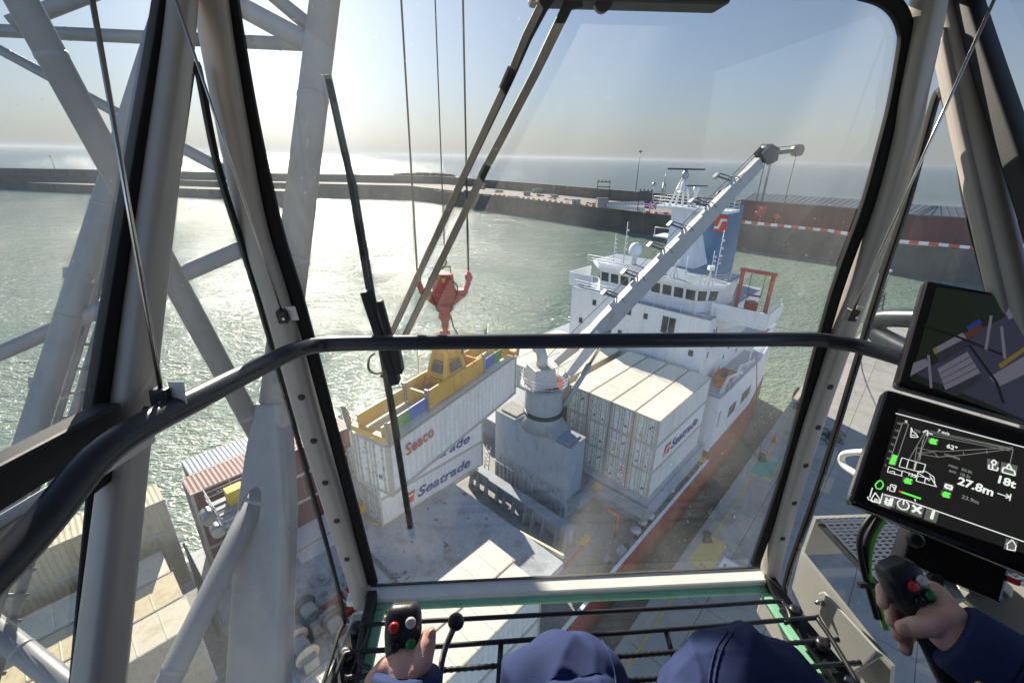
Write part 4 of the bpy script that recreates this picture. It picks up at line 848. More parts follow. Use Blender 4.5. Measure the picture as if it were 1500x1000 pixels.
# ------------------------------------------------------------------ hatches and deck gear
m=MB(); m.sbox(33.6,47.2,-37.2,-12.7,DECK+.02,HATCH-.05); m.build('hatch_coaming',M['deckb'],ship)
m=MB(); m.sbox(33.4,47.3,-37.3,-12.9,HATCH-.045,HATCH-.004); m.build('hatch_cover',M['hatch'],ship)
def hcover(s0,s1,t0,t1):
    m=MB(); m.sbox(s0,s1,t0,t1,HATCH-.75,HATCH-.01); h=m.build('hatch_cover',M['hatch'],ship,bevel=.04)
    m=MB(); m.sbox(s0+.35,s1-.35,t0+.35,t1-.35,DECK+.02,HATCH-.76); m.build('coaming',M['deckb'],h)
    m=MB()
    for k in range(int((t1-t0)/1.5)):
        t=t0+.7+k*1.5
        for s in (s0-.05,s1+.05): m.sbox(s-.05,s+.05,t-.05,t+.05,DECK+.05,HATCH-.1)
    m.build('stay',M['grey'],h)
    return h
h1=hcover(2.4,12.2,-37.0,-12.9); h2=hcover(12.6,22.8,-37.0,-14.6)
# seams, rust stained lines, pad eyes and cleats on the cover
m=MB()
for t in (-27.6,-22.4,-17.2): m.sbox(12.65,22.75,t-.05,t+.05,HATCH-.008,HATCH-.004)
m.sbox(17.4,17.5,-36,-14.7,HATCH-.0085,HATCH-.0045); m.build('seam',M['cframe'],h2)
mr=mat('hatch_rust_stain',(.20,.16,.12),.8,var=.4,scale=2)
m=MB(); m.sbox(14.2,26,-28.25,-28.0,HATCH-.007,HATCH-.002); m.sbox(12.2,12.6,-37,-14.6,HATCH-.5,HATCH-.3); m.build('rust_line',M['cframe'],h2)
m=MB(); r=random.Random(9)
for k in range(20):
    s,t=r.uniform(13,22.5),r.uniform(-27.8,-15.2); a,b_=r.uniform(.04,.22),r.uniform(.04,.22); m.sbox(s-a,s+a,t-b_,t+b_,HATCH-.009,HATCH+r.uniform(.0,.012))
m.build('pad_patch',mr,h2)
m=MB()
for s,t in ((20.5,-24.5),(16.5,-21),(21.6,-18.5),(15,-25.6)): m.sbox(s-.3,s+.3,t-.12,t+.12,HATCH,HATCH+.12); m.sbox(s-.1,s+.1,t-.3,t+.3,HATCH,HATCH+.2)
m.build('twistlock_pad',M['rod'],h2)
# cross-deck trench coaming with stay brackets
m=MB(); m.sbox(26.3,26.75,-30.2,-16.4,DECK+.6,DECK+2.0); m.sbox(26.1,27.2,-30.2,-16.4,DECK+2.0,DECK+2.12); cg=m.build('cross_coaming',M['grey'],ship,bevel=.05)
for k in range(11):
    t=-29.6+k*1.28+(.3 if k%3==0 else 0); m=MB(); m.prism([st(26.3,t,DECK+.02),st(26.3,t,DECK+2.0),st(26.05,t,DECK+2.0),st(25.55,t,DECK+.02)],SV*.09); m.build('stay_bracket',M['craneg'],cg)
m=MB(); m.sbox(23.4,25.0,-26.5,-25.2,DECK+.02,DECK+.3)
for k in range(5): m.sbox(23.4+k*.34,23.6+k*.34,-26.5,-25.2,DECK+.3,DECK+.4)
m.build('pallet',M['conc'],ship)
m=MB(); m.beam(st(24.2,-20.6,DECK+.7),st(23.0,-14.8,HATCH+.3),.22,.3); m.build('timber_ramp',M['ctanroof'],ship)
# pedestal house with the deck crane
PH=(28.85,31.4,-28.5,-18.9); PT=-24.5
m=MB(); m.sbox(*PH,DECK+.02,PT); ph=m.build('pedestal_house',M['grey'],ship,bevel=.05)
m=MB(); m.sbox(PH[0]-.03,PH[1]+.03,PH[2]-.03,PH[3]+.03,PT-.03,PT+.03); m.build('house_top',M['deckg'],ph)
m=MB(); m.sbox(PH[0]+.3,PH[1]-.3,PH[3]-2.9,PH[3]-.4,PT+.03,PT+.16); m.build('top_hatch',M['deckb'],ph)
m=MB(); m.sbox(PH[0]+.4,PH[1]-.4,PH[2]+.5,PH[2]+2.6,PT+.03,PT+.22); m.build('top_hatch',M['deckg'],ph)
for k in range(6):
    t=-27.2+k*1.45; z=DECK+2.9; m=MB(); m.tube([st(28.84,t-.42,z-.2),st(28.55,t-.42,z+.25),st(28.5,t-.2,z+.5),st(28.5,t+.2,z+.5),st(28.55,t+.42,z+.25),st(28.55,t+.42,z-1.4)],.06,6); m.build('cowl_hoop',M['craneg'],ph)
m=MB(); m.tube([st(28.78,PH[2],DECK+2.3),st(28.78,PH[3],DECK+2.2)],.08,6)
for k in range(16): t=PH[2]+.4+k*.58; m.sbox(28.72,28.85,t-.04,t+.04,DECK+.1,DECK+2.2)
m.build('pipe_run',M['grey'],ph)
m=MB(); m.sbox(29.6,30.4,PH[3],PH[3]+.05,HATCH+.05,HATCH+2.1); m.build('door',M['deckb'],ph)
m=MB()
for k in range(6): m.sbox(28.2,28.7,-29.6,-29.0,DECK+.3+k*.55,DECK+.36+k*.55)
m.tube([st(28.2,-29.6,DECK),st(28.7,-29.6,DECK+3.6)],.05,5); m.tube([st(28.2,-29.0,DECK),st(28.7,-29.0,DECK+3.6)],.05,5); m.build('ladder',M['craneg'],ship)
# walkway between the house and the white block
m=MB(); m.sbox(31.9,33.3,-18.8,-12.1,HATCH-.35,HATCH-.25); m.sbox(28.9,31.8,-18.5,-17.3,HATCH-.35,HATCH-.25); wk=m.build('walkway',M['deckb'],ship)
m=MB(); m.sbox(33.0,33.1,-18.7,-12.2,HATCH-.249,HATCH-.243); m.sbox(32.0,32.1,-18.7,-12.2,HATCH-.249,HATCH-.243); m.sbox(32.1,33,-18.2,-17.4,HATCH-.2495,HATCH-.2445); m.build('yellow_line',M['yellowp'],wk)
railing([st(31.9,-18.8,HATCH-.25),st(31.9,-12.1,HATCH-.25)],1.1,mm=M['craneg']); railing([st(28.9,-17.3,HATCH-.25),st(31.8,-17.3,HATCH-.25)],1.1,mm=M['craneg'])
# starboard side deck: pipes, vents, yellow line, fittings
m=MB()
for t,rr_ in ((-12.45,.09),(-12.7,.06),(-13.0,.05)): m.tube([st(34.5,t,DECK+.5),st(47.2,t,DECK+.5)],rr_,6)
for k in range(9): m.sbox(35+k*1.4,35.1+k*1.4,-13.1,-12.3,DECK+.02,DECK+.6)
m.build('pipe_run',M['steel'],ship)
for s,t in ((33.2,-12.9),(34.4,-12.75),(39.5,-12.95),(31.8,-12.8)): m=MB(); m.lathe(st(s,t,DECK),[(.22,0),(.2,.8),(.5,.85),(.48,1.1),(.2,1.25)],14); m.build('mushroom_vent',M['craneg'],ship)
m=MB(); m.sbox(46.4,47.5,-13.2,-12.2,DECK+.9,DECK+1.0); m.sbox(46.0,47.4,-14.5,-13.2,HATCH-.2,HATCH-.1); m.build('yellow_step',M['yellow'],ship)
m=MB(); m.tube([st(30.6,-14.2,DECK),st(30.6,-14.2,DECK+2.6),st(30.2,-15.4,DECK+3.1)],.13,8); m.build('vent_pipe',M['cone'],ship)
m=MB(); 
for a,b in (((34.6,-13.6),(47,-13.6)),((23.3,-13.9),(23.3,-17.2)),((24.6,-13.4),(28.4,-13.4)),((24.6,-14.2),(28.4,-14.2))): m.beam(st(*a,DECK+.03),st(*b,DECK+.03),.14,.012)
m.build('deck_line',M['yellowp'],ship)
m=MB(); m.beam(st(22.95,-15.0,DECK+1.2),st(27.4,-15.2,DECK+1.2),.22,.22); m.build('hose_tray',M['shipred'],ship); m=MB(); m.sbox(26.6,27.6,-15.6,-15.1,DECK+1.3,DECK+1.5); m.build('yellow_step',M['yellow'],ship)
for s,t in ((24.5,-12.6),(26.6,-12.6),(29.5,-12.6)): 
    m=MB()
    for d in (-.3,.3): m.lathe(st(s+d,t,DECK),[(.2,0),(.17,.6),(.25,.65),(.25,.8)],10)
    m.sbox(s-.6,s+.6,t-.25,t+.25,DECK+.02,DECK+.08); m.build('bitts',M['dark'],ship)
m=MB(); m.sbox(28.5,29.3,-12.9,-12.3,DECK+.02,DECK+1.0); m.sbox(27.0,27.6,-13.3,-12.9,DECK+.02,DECK+.7); m.build('locker',M['craneg'],ship)
# deck crane
PC=(30.1,-23.15)
def ring2(r,z): return (r,z)
m=MB(); m.loft([[st(PC[0]-1.25,PC[1]-2.6,PT+.03),st(PC[0]-1.25,PC[1]+2.6,PT+.03),st(PC[0]+1.25,PC[1]+2.6,PT+.03),st(PC[0]+1.25,PC[1]-2.6,PT+.03)],[st(PC[0]-1.2,PC[1]-1.4,PT+1.1),st(PC[0]-1.2,PC[1]+1.4,PT+1.1),st(PC[0]+1.2,PC[1]+1.4,PT+1.1),st(PC[0]+1.2,PC[1]-1.4,PT+1.1)]]); 
m.lathe(st(*PC,PT+.3),[(2.15,-.2),(1.75,.9),(1.7,1.5)],28); cp0=m.build('crane_pedestal',M['craneg'],ship)
m=MB(); m.lathe(st(*PC,PT+1.5),[(1.78,0),(1.95,.1),(1.95,.3),(1.78,.4)],28); m.build('slew_ring',M['dark'],cp0)
m=MB(); m.lathe(st(*PC,PT+1.9),[(1.75,0),(1.85,.2),(1.85,2.6),(1.7,2.75)],28); ch=m.build('crane_house',M['craneg'],ship)
HZ=PT+4.65
jd=(SU*20.0+SV*9.2); jd.z=0; jd.normalize(); js=Vector((jd.y,-jd.x,0)) # js: right of the jib
C0=st(*PC,0)
m=MB(); m.lathe(st(*PC,HZ),[(2.0,-.05),(2.35,0),(2.35,.08),(1.9,.1)],24); m.build('platform',M['craneg'],ch); m=MB(); m.lathe(st(*PC,HZ+.085),[(1.9,0),(1.9,.02)],20); m.build('platform_floor',M['hull'],ch)
pr=[st(*PC,HZ+.08)+Vector((2.25*math.cos(2*PI*k/14),2.25*math.sin(2*PI*k/14),0)) for k in range(15)]; railing(pr,1.0,mm=M['shipw'],parent=ch,gap=1.2)
m=MB(); m.box(C0-jd*.5+CZ*(HZ+1.0),(1.25,1.3,.95),(jd,js,CZ),top=.8); m.build('machinery_house',M['cranew'],ch,bevel=.08)
m=MB(); base_=C0-jd*.4+CZ*(HZ+1.9); m.tube([base_,base_+CZ*.9,base_+CZ*1.35-js*.35,base_+CZ*1.5-js*.95],[.55,.5,.48,.48],14); m.tube([base_+CZ*1.5-js*.9,base_+CZ*1.5-js*1.1],[.58,.58],14); m.build('swan_neck_vent',M['cranew'],ch)
J0=C0+jd*1.9+CZ*(HZ+1.5); J1=st(49.6,-13.5,.55)
jv=(J1-J0).normalized(); jside=jv.cross(CZ).normalized(); jup=jside.cross(jv)
def jring(f,w,h): 
    c=J0.lerp(J1,f); return [c-jside*w-jup*h,c+jside*w-jup*h,c+jside*w+jup*h,c-jside*w+jup*h]
m=MB(); m.loft([jring(.10,.44,.66),jring(.2,.42,.86),jring(.55,.38,.78),jring(.97,.30,.52)]); jb=m.build('crane_jib',M['craneg'],ship)
tpl=[]
for f,w,h in ((.1,.43,.66),(.2,.41,.86),(.55,.37,.78),(.97,.29,.52)):
    q=jring(f,w,h); tpl.append([q[3]+jup*.012,q[2]+jup*.012,q[2]+jup*.03,q[3]+jup*.03])
m=MB(); m.loft(tpl); m.build('top_plate',M['cranew'],jb)  # paler than the jib sides: sunlight put into the colour
for sg in (-1,1):
    m=MB(); m.loft([[p+jside*(sg*1.35) for p in jring(-.01,.22,.4)],[p+jside*(sg*.75) for p in jring(.12,.25,.62)],[p+jside*(sg*.42) for p in jring(.17,.22,.66)]]); m.build('jib_foot',M['cranew'],jb)
    m=MB(); a=C0+jd*1.6+js*(sg*1.2)+CZ*(PT+2.6); b=J0.lerp(J1,.2)+jside*(sg*.75)-jup*.5; mid_=a.lerp(b,.55); m.tube([a,mid_],.28,10); m.build('luffing_cylinder',M['craneg'],jb); m=MB(); m.tube([mid_,b],.16,10); m.build('piston_rod',M['chrome'],jb)
for k,f in enumerate((.30,.40,.53,.63,.74,.86)):
    c=J0.lerp(J1,f)-jside*.36+jup*.6; m=MB(); a=c-jside*.1; b=c-jside*1.0+jup*.9-jv*.4; m.beam(a,b,.12,.16); m.beam(a+jv*.4,b+jv*.35,.08,.1); br=m.build('floodlight_bracket',M['dark'],jb)
    m=MB(); m.box(b-jside*.1,(.28,.2,.14),(jv,jside,jup)); m.build('floodlight',M['steel'],br)
    m=MB(); m.tube([c+jside*.1,c+jside*.1+jup*.55,c+jside*.55+jup*.6,c+jside*1.1+jup*.55,c+jside*1.15],.035,5); m.build('guard_hoop',M['dark'],jb)
hd=J1; m=MB()
for sg in (-1,1): m.prism([hd+jside*(.42*sg)+v for v in (-jv*.6-jup*.5,jv*.5-jup*1.0,jv*1.2-jup*.2,jv*.6+jup*.9,-jv*.6+jup*.9)],jside*(.1*sg))
m.build('jib_head',M['dark'],jb); m=MB()
for p,rr_ in ((jv*.4+jup*.4,.5),(jv*.3-jup*.55,.45)): m.lathe(hd+p-jside*.35,[(rr_,0),(rr_*.85,.2),(rr_,.35),(rr_*.85,.5),(rr_,.7)],16,axis=jside)
m.build('sheave',M['dark'],jb)
he=hd+jd*2.2+js*1.4+CZ*.55
m=MB(); m.beam(hd+jup*.2,he,.3,.35); m.lathe(he-jside*.35,[(.5,0),(.5,.7)],12,axis=jside); m.build('head_arm',M['dark'],jb)
m=MB()
for p,l in ((hd+jd*.3-jside*.2,4.2),(hd+jd*.5+jside*.2,4.4),(hd+jd*.9,4.0),(he+CZ*-.2,5.4)): m.tube([p,p-CZ*l],.045,5)
m.tube([hd+jup*.9,J0.lerp(J1,.80)+jup*.6-jside*.3],.03,5); m.tube([hd+jup*.9-jside*.3,C0-jd*.8+CZ*(HZ+2.0)],.03,5); m.tube([hd+jup*.9,he+jup*.5],.03,5)
m.build('hoist_wire',M['rope'],jb)
# fore crane pedestal with a railed platform (left corner pane)
FP=(5.4,-29.9)
m=MB(); m.lathe(st(FP[0],FP[1],DECK),[(1.5,0),(1.2,1.2),(1.1,10.2)],18); fp=m.build('fore_crane_pedestal',M['grey'],ship)
m=MB(); 
for k in range(6): m.sbox(FP[0]-1.5,FP[0]+1.5,FP[1]-1.9+k*.7,FP[1]-1.45+k*.7,DECK+10.2,DECK+10.28)
m.build('platform_grid',M['craneg'],fp)
railing([st(FP[0]-1.6,FP[1]-2,DECK+10.3),st(FP[0]+1.6,FP[1]-2,DECK+10.3),st(FP[0]+1.6,FP[1]+2.3,DECK+10.3),st(FP[0]-1.6,FP[1]+2.3,DECK+10.3),st(FP[0]-1.6,FP[1]-2,DECK+10.3)],1.2,mm=M['craneg'],parent=fp,r=.05)
m=MB(); m.sbox(FP[0]-.6,FP[0]+.5,FP[1]-1.3,FP[1]-.5,DECK+10.3,DECK+11.4); m.build('motor_box',M['yellowp'],fp)
m=MB(); m.lathe(st(FP[0]-1.9,FP[1]-.6,DECK+10.6),[(.5,0),(.5,.9)],12,axis=SV); m.lathe(st(FP[0]-1.9,FP[1]+1.2,DECK+10.6),[(.4,0),(.4,.7)],12,axis=SV); m.build('sheave',M['steel'],fp)
# forward winches and red trays in the gap
r=random.Random(12)
for k,(s,t) in enumerate(((6.6,-24.3),(4.4,-26.0),(7.4,-22.0),(5.2,-22.4))):
    m=MB(); c=st(s,t,HATCH+.9); m.lathe(c-SV*.9,[(.75,0),(.75,.12),(.42,.14),(.42,1.6),(.75,1.62),(.75,1.75)],18,axis=SV); wv=m.build('winch_drum',M['cframe' if k%2 else 'dark'],ship)
    m=MB(); m.box(c-SV*1.2-CZ*.3,(.55,.3,.6),(SU,SV,CZ)); m.box(c+SV*1.1-CZ*.4,(.45,.25,.5),(SU,SV,CZ)); m.box(c-CZ*.82,(.9,1.5,.08),(SU,SV,CZ)); m.build('winch_frame',M['hull' if k==1 else 'rod'],wv)
    m=MB(); m.lathe(c-SV*.6,[(.47,0),(.5,.2),(.47,.4),(.5,.6),(.47,.8),(.48,1.2)],16,axis=SV); m.build('rope_coil',M['conc'],wv)
for s,t,l in ((8.6,-23.6,3.0),(9.8,-20.8,2.6)):
    m=MB(); m.sbox(s-l/2,s+l/2,t-.8,t+.8,HATCH,HATCH+.12); 
    for a,b in ((-.8,-.72),(.72,.8)): m.sbox(s-l/2,s+l/2,t+a,t+b,HATCH+.12,HATCH+.75)
    tr=m.build('lashing_bin',M['hull'],ship); m=MB()
    for k in range(14): p=st(s+r.uniform(-l/2.4,l/2.4),t+r.uniform(-.6,.6),HATCH+.2+r.random()*.4); m.beam(p,p+Vector((r.uniform(-.6,.6),r.uniform(-.6,.6),r.uniform(-.1,.1))),.14,.14)
    m.build('lashing_gear',M['cframe'],tr)
m=MB(); m.sbox(8.2,12.1,-36.6,-29.6,HATCH+.0,HATCH+.06); wk2=m.build('fore_walkway',M['shipw'],ship)
m=MB(); m.sbox(8.2,12.1,-31.0,-30.85,HATCH+.061,HATCH+.066); m.sbox(11.2,12,-30.2,-29.65,HATCH+.061,HATCH+.066); m.build('yellow_line',M['yellowp'],wk2)
railing([st(8.3,-36.8,HATCH+.06),st(12.3,-36.8,HATCH+.06)],1.1); railing([st(9,-26.5,HATCH),st(9,-21,HATCH)],1.2,mm=M['craneg'],r=.05)
m=MB(); 
for k in range(9):
    t=-33.4+k*.5; m.beam(st(1.95,t,DECK+1),st(2.05,t,HATCH+4),.08,.08)
m.beam(st(2,-33.4,HATCH+1.4),st(2,-29.4,HATCH+1.4),.12,.12); m.beam(st(2,-33.4,HATCH+4),st(2,-29.4,HATCH+4),.12,.12); m.build('lashing_bridge',M['dark'],ship)
m=MB()
for k in range(60):
    s,t=r.uniform(2.6,11.6),r.uniform(-28,-19.5); a=r.uniform(.08,.4); m.box(st(s,t,HATCH+a*.5),(a,r.uniform(.06,.3),a*.5),(SU,SV,CZ),top=r.uniform(.6,1))
o=m.build('deck_fitting',M['grey'],ship); o['kind']='stuff'
m=MB()
for k in range(26):
    s,t=r.uniform(2.6,11.6),r.uniform(-28,-19.5); a=r.uniform(.08,.3); m.box(st(s,t,HATCH+a*.5),(a,r.uniform(.06,.3),a*.5),(SU,SV,CZ),top=r.uniform(.6,1))
o=m.build('rusty_fitting',M['cframe'],ship); o['kind']='stuff'
# small yellow box and hose at the port hatch corner
m=MB(); p=onz(533,747,HATCH); m.box(p+CZ*.4,(.45,.3,.4),(SU,SV,CZ)); m.build('hose_box',M['yellow'],ship,bevel=.05)
m=MB(); q=[onz(*a,HATCH)+CZ*.06 for a in ((534,752),(541,764),(551,768),(560,766))]; m.tube(q,.07,6); m.build('hose',M['yellow'],ship)
# mooring rope
rp=thing('mooring_rope','dark mooring rope running from the white after hull down to the quay bollard','rope',st(60.5,sb-.2,AZ))
m=MB(); a=st(60.5,sb-.2,AZ+.1); b=st(56.6,-8.2,QUAY+.5); m.tube([a.lerp(b,k/12)-CZ*(1.2*math.sin(PI*k/12)) for k in range(13)],.06,6); m.build('strand',M['rope'],rp); m=MB(); m.lathe(b-CZ*.15,[(.3,0),(.34,.1),(.3,.22)],12); m.build('eye',M['rope'],rp)
rp2=thing('stern_line','thin rope running from the stern out to the right across the green water','rope',st(78,-15.4,AZ)); m=MB(); a=st(78,-15.4,AZ); b=st(136,-5,QUAY+.5); m.tube([a.lerp(b,k/12)-CZ*(2.2*math.sin(PI*k/12)) for k in range(13)],.05,6); m.build('strand',M['rope'],rp2)
# ------------------------------------------------------------------ spreader, rotator, ropes
spd=thing('container_spreader','yellow telescopic container spreader with green and blue ends clamped on the hanging container','spreader',LC+CZ*2.95,None,(0,0,AX+LANG),local=True)
def sp(name,boxes,mm,parent=spd,bevel=.02):
    m=MB()
    for b in boxes: m.lbox(*b)
    return m.build(name,M[mm],parent,bevel=bevel)
sp('main_beam',[(-2.6,2.6,-.80,-.68,.05,1.15)],'yellow'); sp('main_beam',[(-2.6,2.6,.80,.92,.05,1.15)],'yellow')
sp('cross_frame',[(-2.6,-2.45,-.68,.80,.1,.95),(2.45,2.6,-.68,.80,.1,.95),(-.9,-.75,-.68,.80,.1,.9),(.75,.9,-.68,.80,.1,.9)],'yellow')
sp('drive_unit',[(-2.2,-1.1,-.5,.5,.1,.55),(-2.1,-1.3,-.7,-.55,.1,.8),(1.3,2.1,-.4,.5,.1,.6)],'steel')
sp('end_clamp',[(-2.72,-2.6,-.87,-.6,.0,1.25),(2.6,2.72,-.87,-.6,.0,1.25),(-2.72,-2.6,.72,.98,.0,1.25),(2.6,2.72,.72,.98,.0,1.25)],'steel')
for sg in (-1,1):
    y0,y1=(-.74,-.63) if sg<0 else (.78,.89)
    for sx in (-1,1):
        f=lambda a,b:(min(sx*a,sx*b),max(sx*a,sx*b))
        if sg<0:
            sp('telescopic_beam',[(*f(2.75,3.95),y0,y1,.1,.8)],'sblue'); sp('telescopic_beam',[(*f(3.97,4.85),y0,y1,.1,.8)],'sgreen'); sp('telescopic_beam',[(*f(4.87,5.9),y0,y1,.1,.75)],'yellow')
        else: sp('telescopic_beam',[(*f(2.75,5.9),y0,y1,.1,.95)],'yellow')
for sx in (-1,1):
    f=lambda a,b:(min(sx*a,sx*b),max(sx*a,sx*b))
    sp('end_beam',[(*f(5.75,6.05),-1.2,1.2,.05,.35)],'yellow'); sp('inner_tray',[(*f(2.8,5.7),-.55,-.45,.1,.35),(*f(2.8,5.7),.3,.4,.1,.35)],'ctanroof')
    sp('hose_chain',[(*f(2.7,5.2),-.15,.05,.1,.22)],'dark')
    for sg in (-1,1):
        m=MB(); m.prism([(sx*5.95,sg*1.25,.0),(sx*5.95,sg*1.25,.7),(sx*6.1,sg*1.33,1.35),(sx*6.3,sg*1.33,1.45),(sx*6.15,sg*1.25,.0)],(0,sg*.1,0)) ; m.build('corner_flipper',M['steel'] if sg<0 else M['boomd'],spd)
# pyramid head
def pr(z,a,b): return [(-a,-b,z),(a,-b,z),(a,b,z),(-a,b,z)]
m=MB(); 
for (x,y) in ((-1,-1),(1,-1),(1,1),(-1,1)): m.beam((x*1.15,y*.66,.15),(x*.45,y*.4,2.5),.22,.22); 
hdn=m.build('head_frame',M['yellow'],spd)
m=MB(); m.lbox(-.6,.6,-.55,.55,2.4,2.62); m.lbox(-.95,.95,-.72,.72,1.0,1.14); m.build('head_plate',M['yellow'],hdn)
m=MB(); m.loft([pr(1.14,.86,.68),pr(2.4,.46,.40)]); m.build('head_housing',M['yellow'],hdn)
for sg in (-1,1):
    m=MB(); m.prism([(-.55,sg*.69,1.3),(.55,sg*.69,1.3),(.38,sg*.56,1.95),(-.38,sg*.56,1.95)],(0,sg*.03,0)); m.build('window',M['glassd'],hdn); m=MB(); m.prism([(sg*.87,-.42,1.3),(sg*.87,.42,1.3),(sg*.68,.3,1.95),(sg*.68,-.3,1.95)],(sg*.03,0,0)); m.build('window',M['glassd'],hdn)
m=MB()
for (x,y) in ((-1.3,-.95),(1.3,-.95),(1.3,.95),(-1.3,.95)): m.tube([(x,y,1.1),(x,y,3.1)],.025,5)
for z in (2.2,3.1): m.tube([(-1.3,-.95,z),(1.3,-.95,z),(1.3,.95,z),(-1.3,.95,z)],.02,5,closed=True)
m.build('guard_rail',M['yellow'],hdn)
m=MB(); 
for x in (-.4,.3): m.tube([(x,-.81,.2),(x,-.87,.2),(x,-.87,.9),(x,-.81,.9)],.025,5)
m.build('ladder_rung',M['yellow'],spd)
# rotator
SPC=LC+CZ*(2.95+2.62)
P0=Vector((SPC.x,SPC.y,0))
zb=zon(P0,462); zy=zon(P0,445); zt=zon(P0,430); ztop=zon(P0,400)
ro=thing('hook_rotator','red rotator block with a curved yoke and stem carrying the yellow spreader','rotator',Vector((P0.x,P0.y,SPC.z)))
vx=Vector((P0.y,-P0.x,0)).normalized(); vy=Vector((P0.x,P0.y,0)).normalized()
def rp_(x,y,z): return Vector((P0.x,P0.y,0))+vx*x+vy*y+CZ*z
m=MB(); m.box(rp_(0,0,(zt+ztop)/2),(.62,.5,(ztop-zt)/2),(vx,vy,CZ),top=.82); m.build('motor_housing',M['rot'],ro,bevel=.05)
m=MB(); m.box(rp_(0,-.50,(zt+ztop)/2+.3),(.12,.03,.12),(vx,vy,CZ)); m.build('beacon',M['yellow'],ro)
m=MB(); m.tube([rp_(-.4,0,ztop),rp_(-.4,0,ztop+.35),rp_(.4,0,ztop+.35),rp_(.4,0,ztop)],.03,5); m.tube([rp_(-.75,0,zt),rp_(-.75,0,ztop-.2)],.05,6); m.build('grab_handle',M['dark'],ro)
yk=MB(); h_=zt-zy
yk.prism([rp_(a,-.25,b) for a,b in ((-1.25,zt+.05),(-.35,zt-.02),(.35,zt-.02),(1.25,zt+.05),(1.45,zt+.75),(1.22,zt+.75),(1.05,zt+.25),(.5,zt+.2),(-.5,zt+.2),(-1.05,zt+.25),(-1.22,zt+.75),(-1.45,zt+.75))],vy*.5); 
yk.prism([rp_(a,-.24,b) for a,b in ((-1.2,zt-.04),(-.55,zy),(.55,zy),(1.2,zt-.04))],vy*.48); yo=yk.build('yoke',M['rot'],ro)
for sg in (-1,1): m=MB(); m.lathe(rp_(sg*1.33,-.3,zt+.9),[(.2,0),(.2,.6)],12,axis=vy); m.box(rp_(sg*1.33,0,zt+.85),(.1,.2,.35),(vx,vy,CZ)); m.build('rope_socket',M['rot'],yo)
m=MB(); m.lathe(rp_(0,0,zy),[(.5,.02),(.48,-.3),(.3,-.5),(.36,-.75),(.2,-1.0),(.2,-1.3)][::-1],16); m.build('stem',M['rot'],ro)
m=MB(); e_=SPC.z; m.tube([rp_(0,0,zy-1.2),rp_(0,0,e_+.5)],.16,10); m.box(rp_(0,0,e_+.3),(.3,.2,.3),(vx,vy,CZ)); m.box(rp_(.0,.0,(zy-1.2+e_)/2),(.28,.1,.3),(vx,vy,CZ)); m.build('shackle',M['rot'],ro)
for sg in (-1,1): m=MB(); m.tube(curve_([rp_(sg*.35,-.45,ztop-.2),rp_(sg*.72,-.5,zt+.5),rp_(sg*.6,-.4,zt-.1),rp_(sg*.3,-.35,zy-.3)]),.035,6); m.build('hydraulic_hose',M['cblack'],ro)
m=MB()
for k in range(8): m.lathe(rp_(-.5+k*.143,-.52,zt+.12),[(.035,0),(.035,.06)],6,axis=-vy)
m.build('bolt_row',M['steel'],ro)
for sg in (-1,1): m=MB(); m.box(rp_(sg*.28,-.505,zt+.62),(.2,.03,.26),(vx,vy,CZ)); m.build('access_plate',M['rot'],ro,bevel=.01)
m=MB(); m.tube([rp_(.3,.1,zy-.6),rp_(.45,.1,zy-1.4),rp_(.9,.1,e_+.2),rp_(.9,.0,e_-.6)],.04,6); m.build('power_cable',M['cblack'],ro)
for k,(x,zz,lab) in enumerate(((-1.33,zt+1.1,'left steel hoist rope ending on the left arm of the red yoke'),(0.12,ztop+.9,'thin middle cable hanging to the top of the red rotator'),(1.33,zt+1.1,'right steel hoist rope ending on the right arm of the red yoke'))):
    m=MB(); m.tube([rp_(x,0,zz),rp_(x*.9,0,44)],.045 if k!=1 else .03,6)
    if k==1: m.tube([rp_(.12,0,ztop+.9),rp_(.2,0,ztop+.55),rp_(.05,0,ztop+.3),rp_(-.35,0,ztop+.15)],.045,6)
    solo(m,'hoist_rope',M['rope'],lab,'rope','hoist ropes of the spreader')
# ------------------------------------------------------------------ boom of the quay crane
bo=thing('crane_boom','pale grey tubular lattice boom of the quay crane rising past the left windows','crane boom',dep(385,1000,4.0))
def D(x,y,d): return dep(x,y,d)
def bt_(name,a,b,r,mm='boom',n=18,ext=(0,0)):
    a=D(*a);b=D(*b); d=b-a; m=MB(); m.tube([a-d*ext[0],b+d*ext[1]],r,n,up=(0,1,0.2)); o=m.build(name,M[mm],bo)
    for f in ((.16,.9) if name=='brace' else (.25,.62)):
        c=a.lerp(b,f); m=MB(); m.lathe(c-d*.018,[(r*1.0,0),(r*1.045,.006),(r*1.045,.030),(r*1.0,.036)],n,axis=d,caps=False); m.build('weld_ring',M['boom'],o)
    return o
c1=bt_('chord',(476,0,4.5),(397,650,4.15),.142,ext=(5,0))
m=MB(); a=D(400,590,4.16); b=D(380,1010,3.95); rg=[]; dv_=(b-a); fx=dv_.normalized().cross(WV).normalized(); fz=fx.cross(dv_.normalized())
for f,w,th in ((0,.13,.13),(.2,.19,.14),(.4,.24,.14),(1.4,.27,.14)):
    c=a+dv_*f; rg.append([c+fx*(w*x)+fz*(th*y) for x,y in ((-1,-.6),(-.8,-1),(.8,-1),(1,-.6),(1,.6),(.8,1),(-.8,1),(-1,.6))])
m.loft(rg); fb=m.build('chord_foot',M['boom'],bo,bevel=.02)
c2=bt_('chord',(185,200,5.0),(45,640,4.8),.122,ext=(4,5))
bt_('brace',(-15,-85,2.55),(392,662,4.25),.084,ext=(1.6,0))
bt_('brace',(40,47,6.2),(458,66,6.0),.08,ext=(.8,0)); bt_('brace',(-40,52,6.2),(418,298,4.6),.062,ext=(1.5,0))
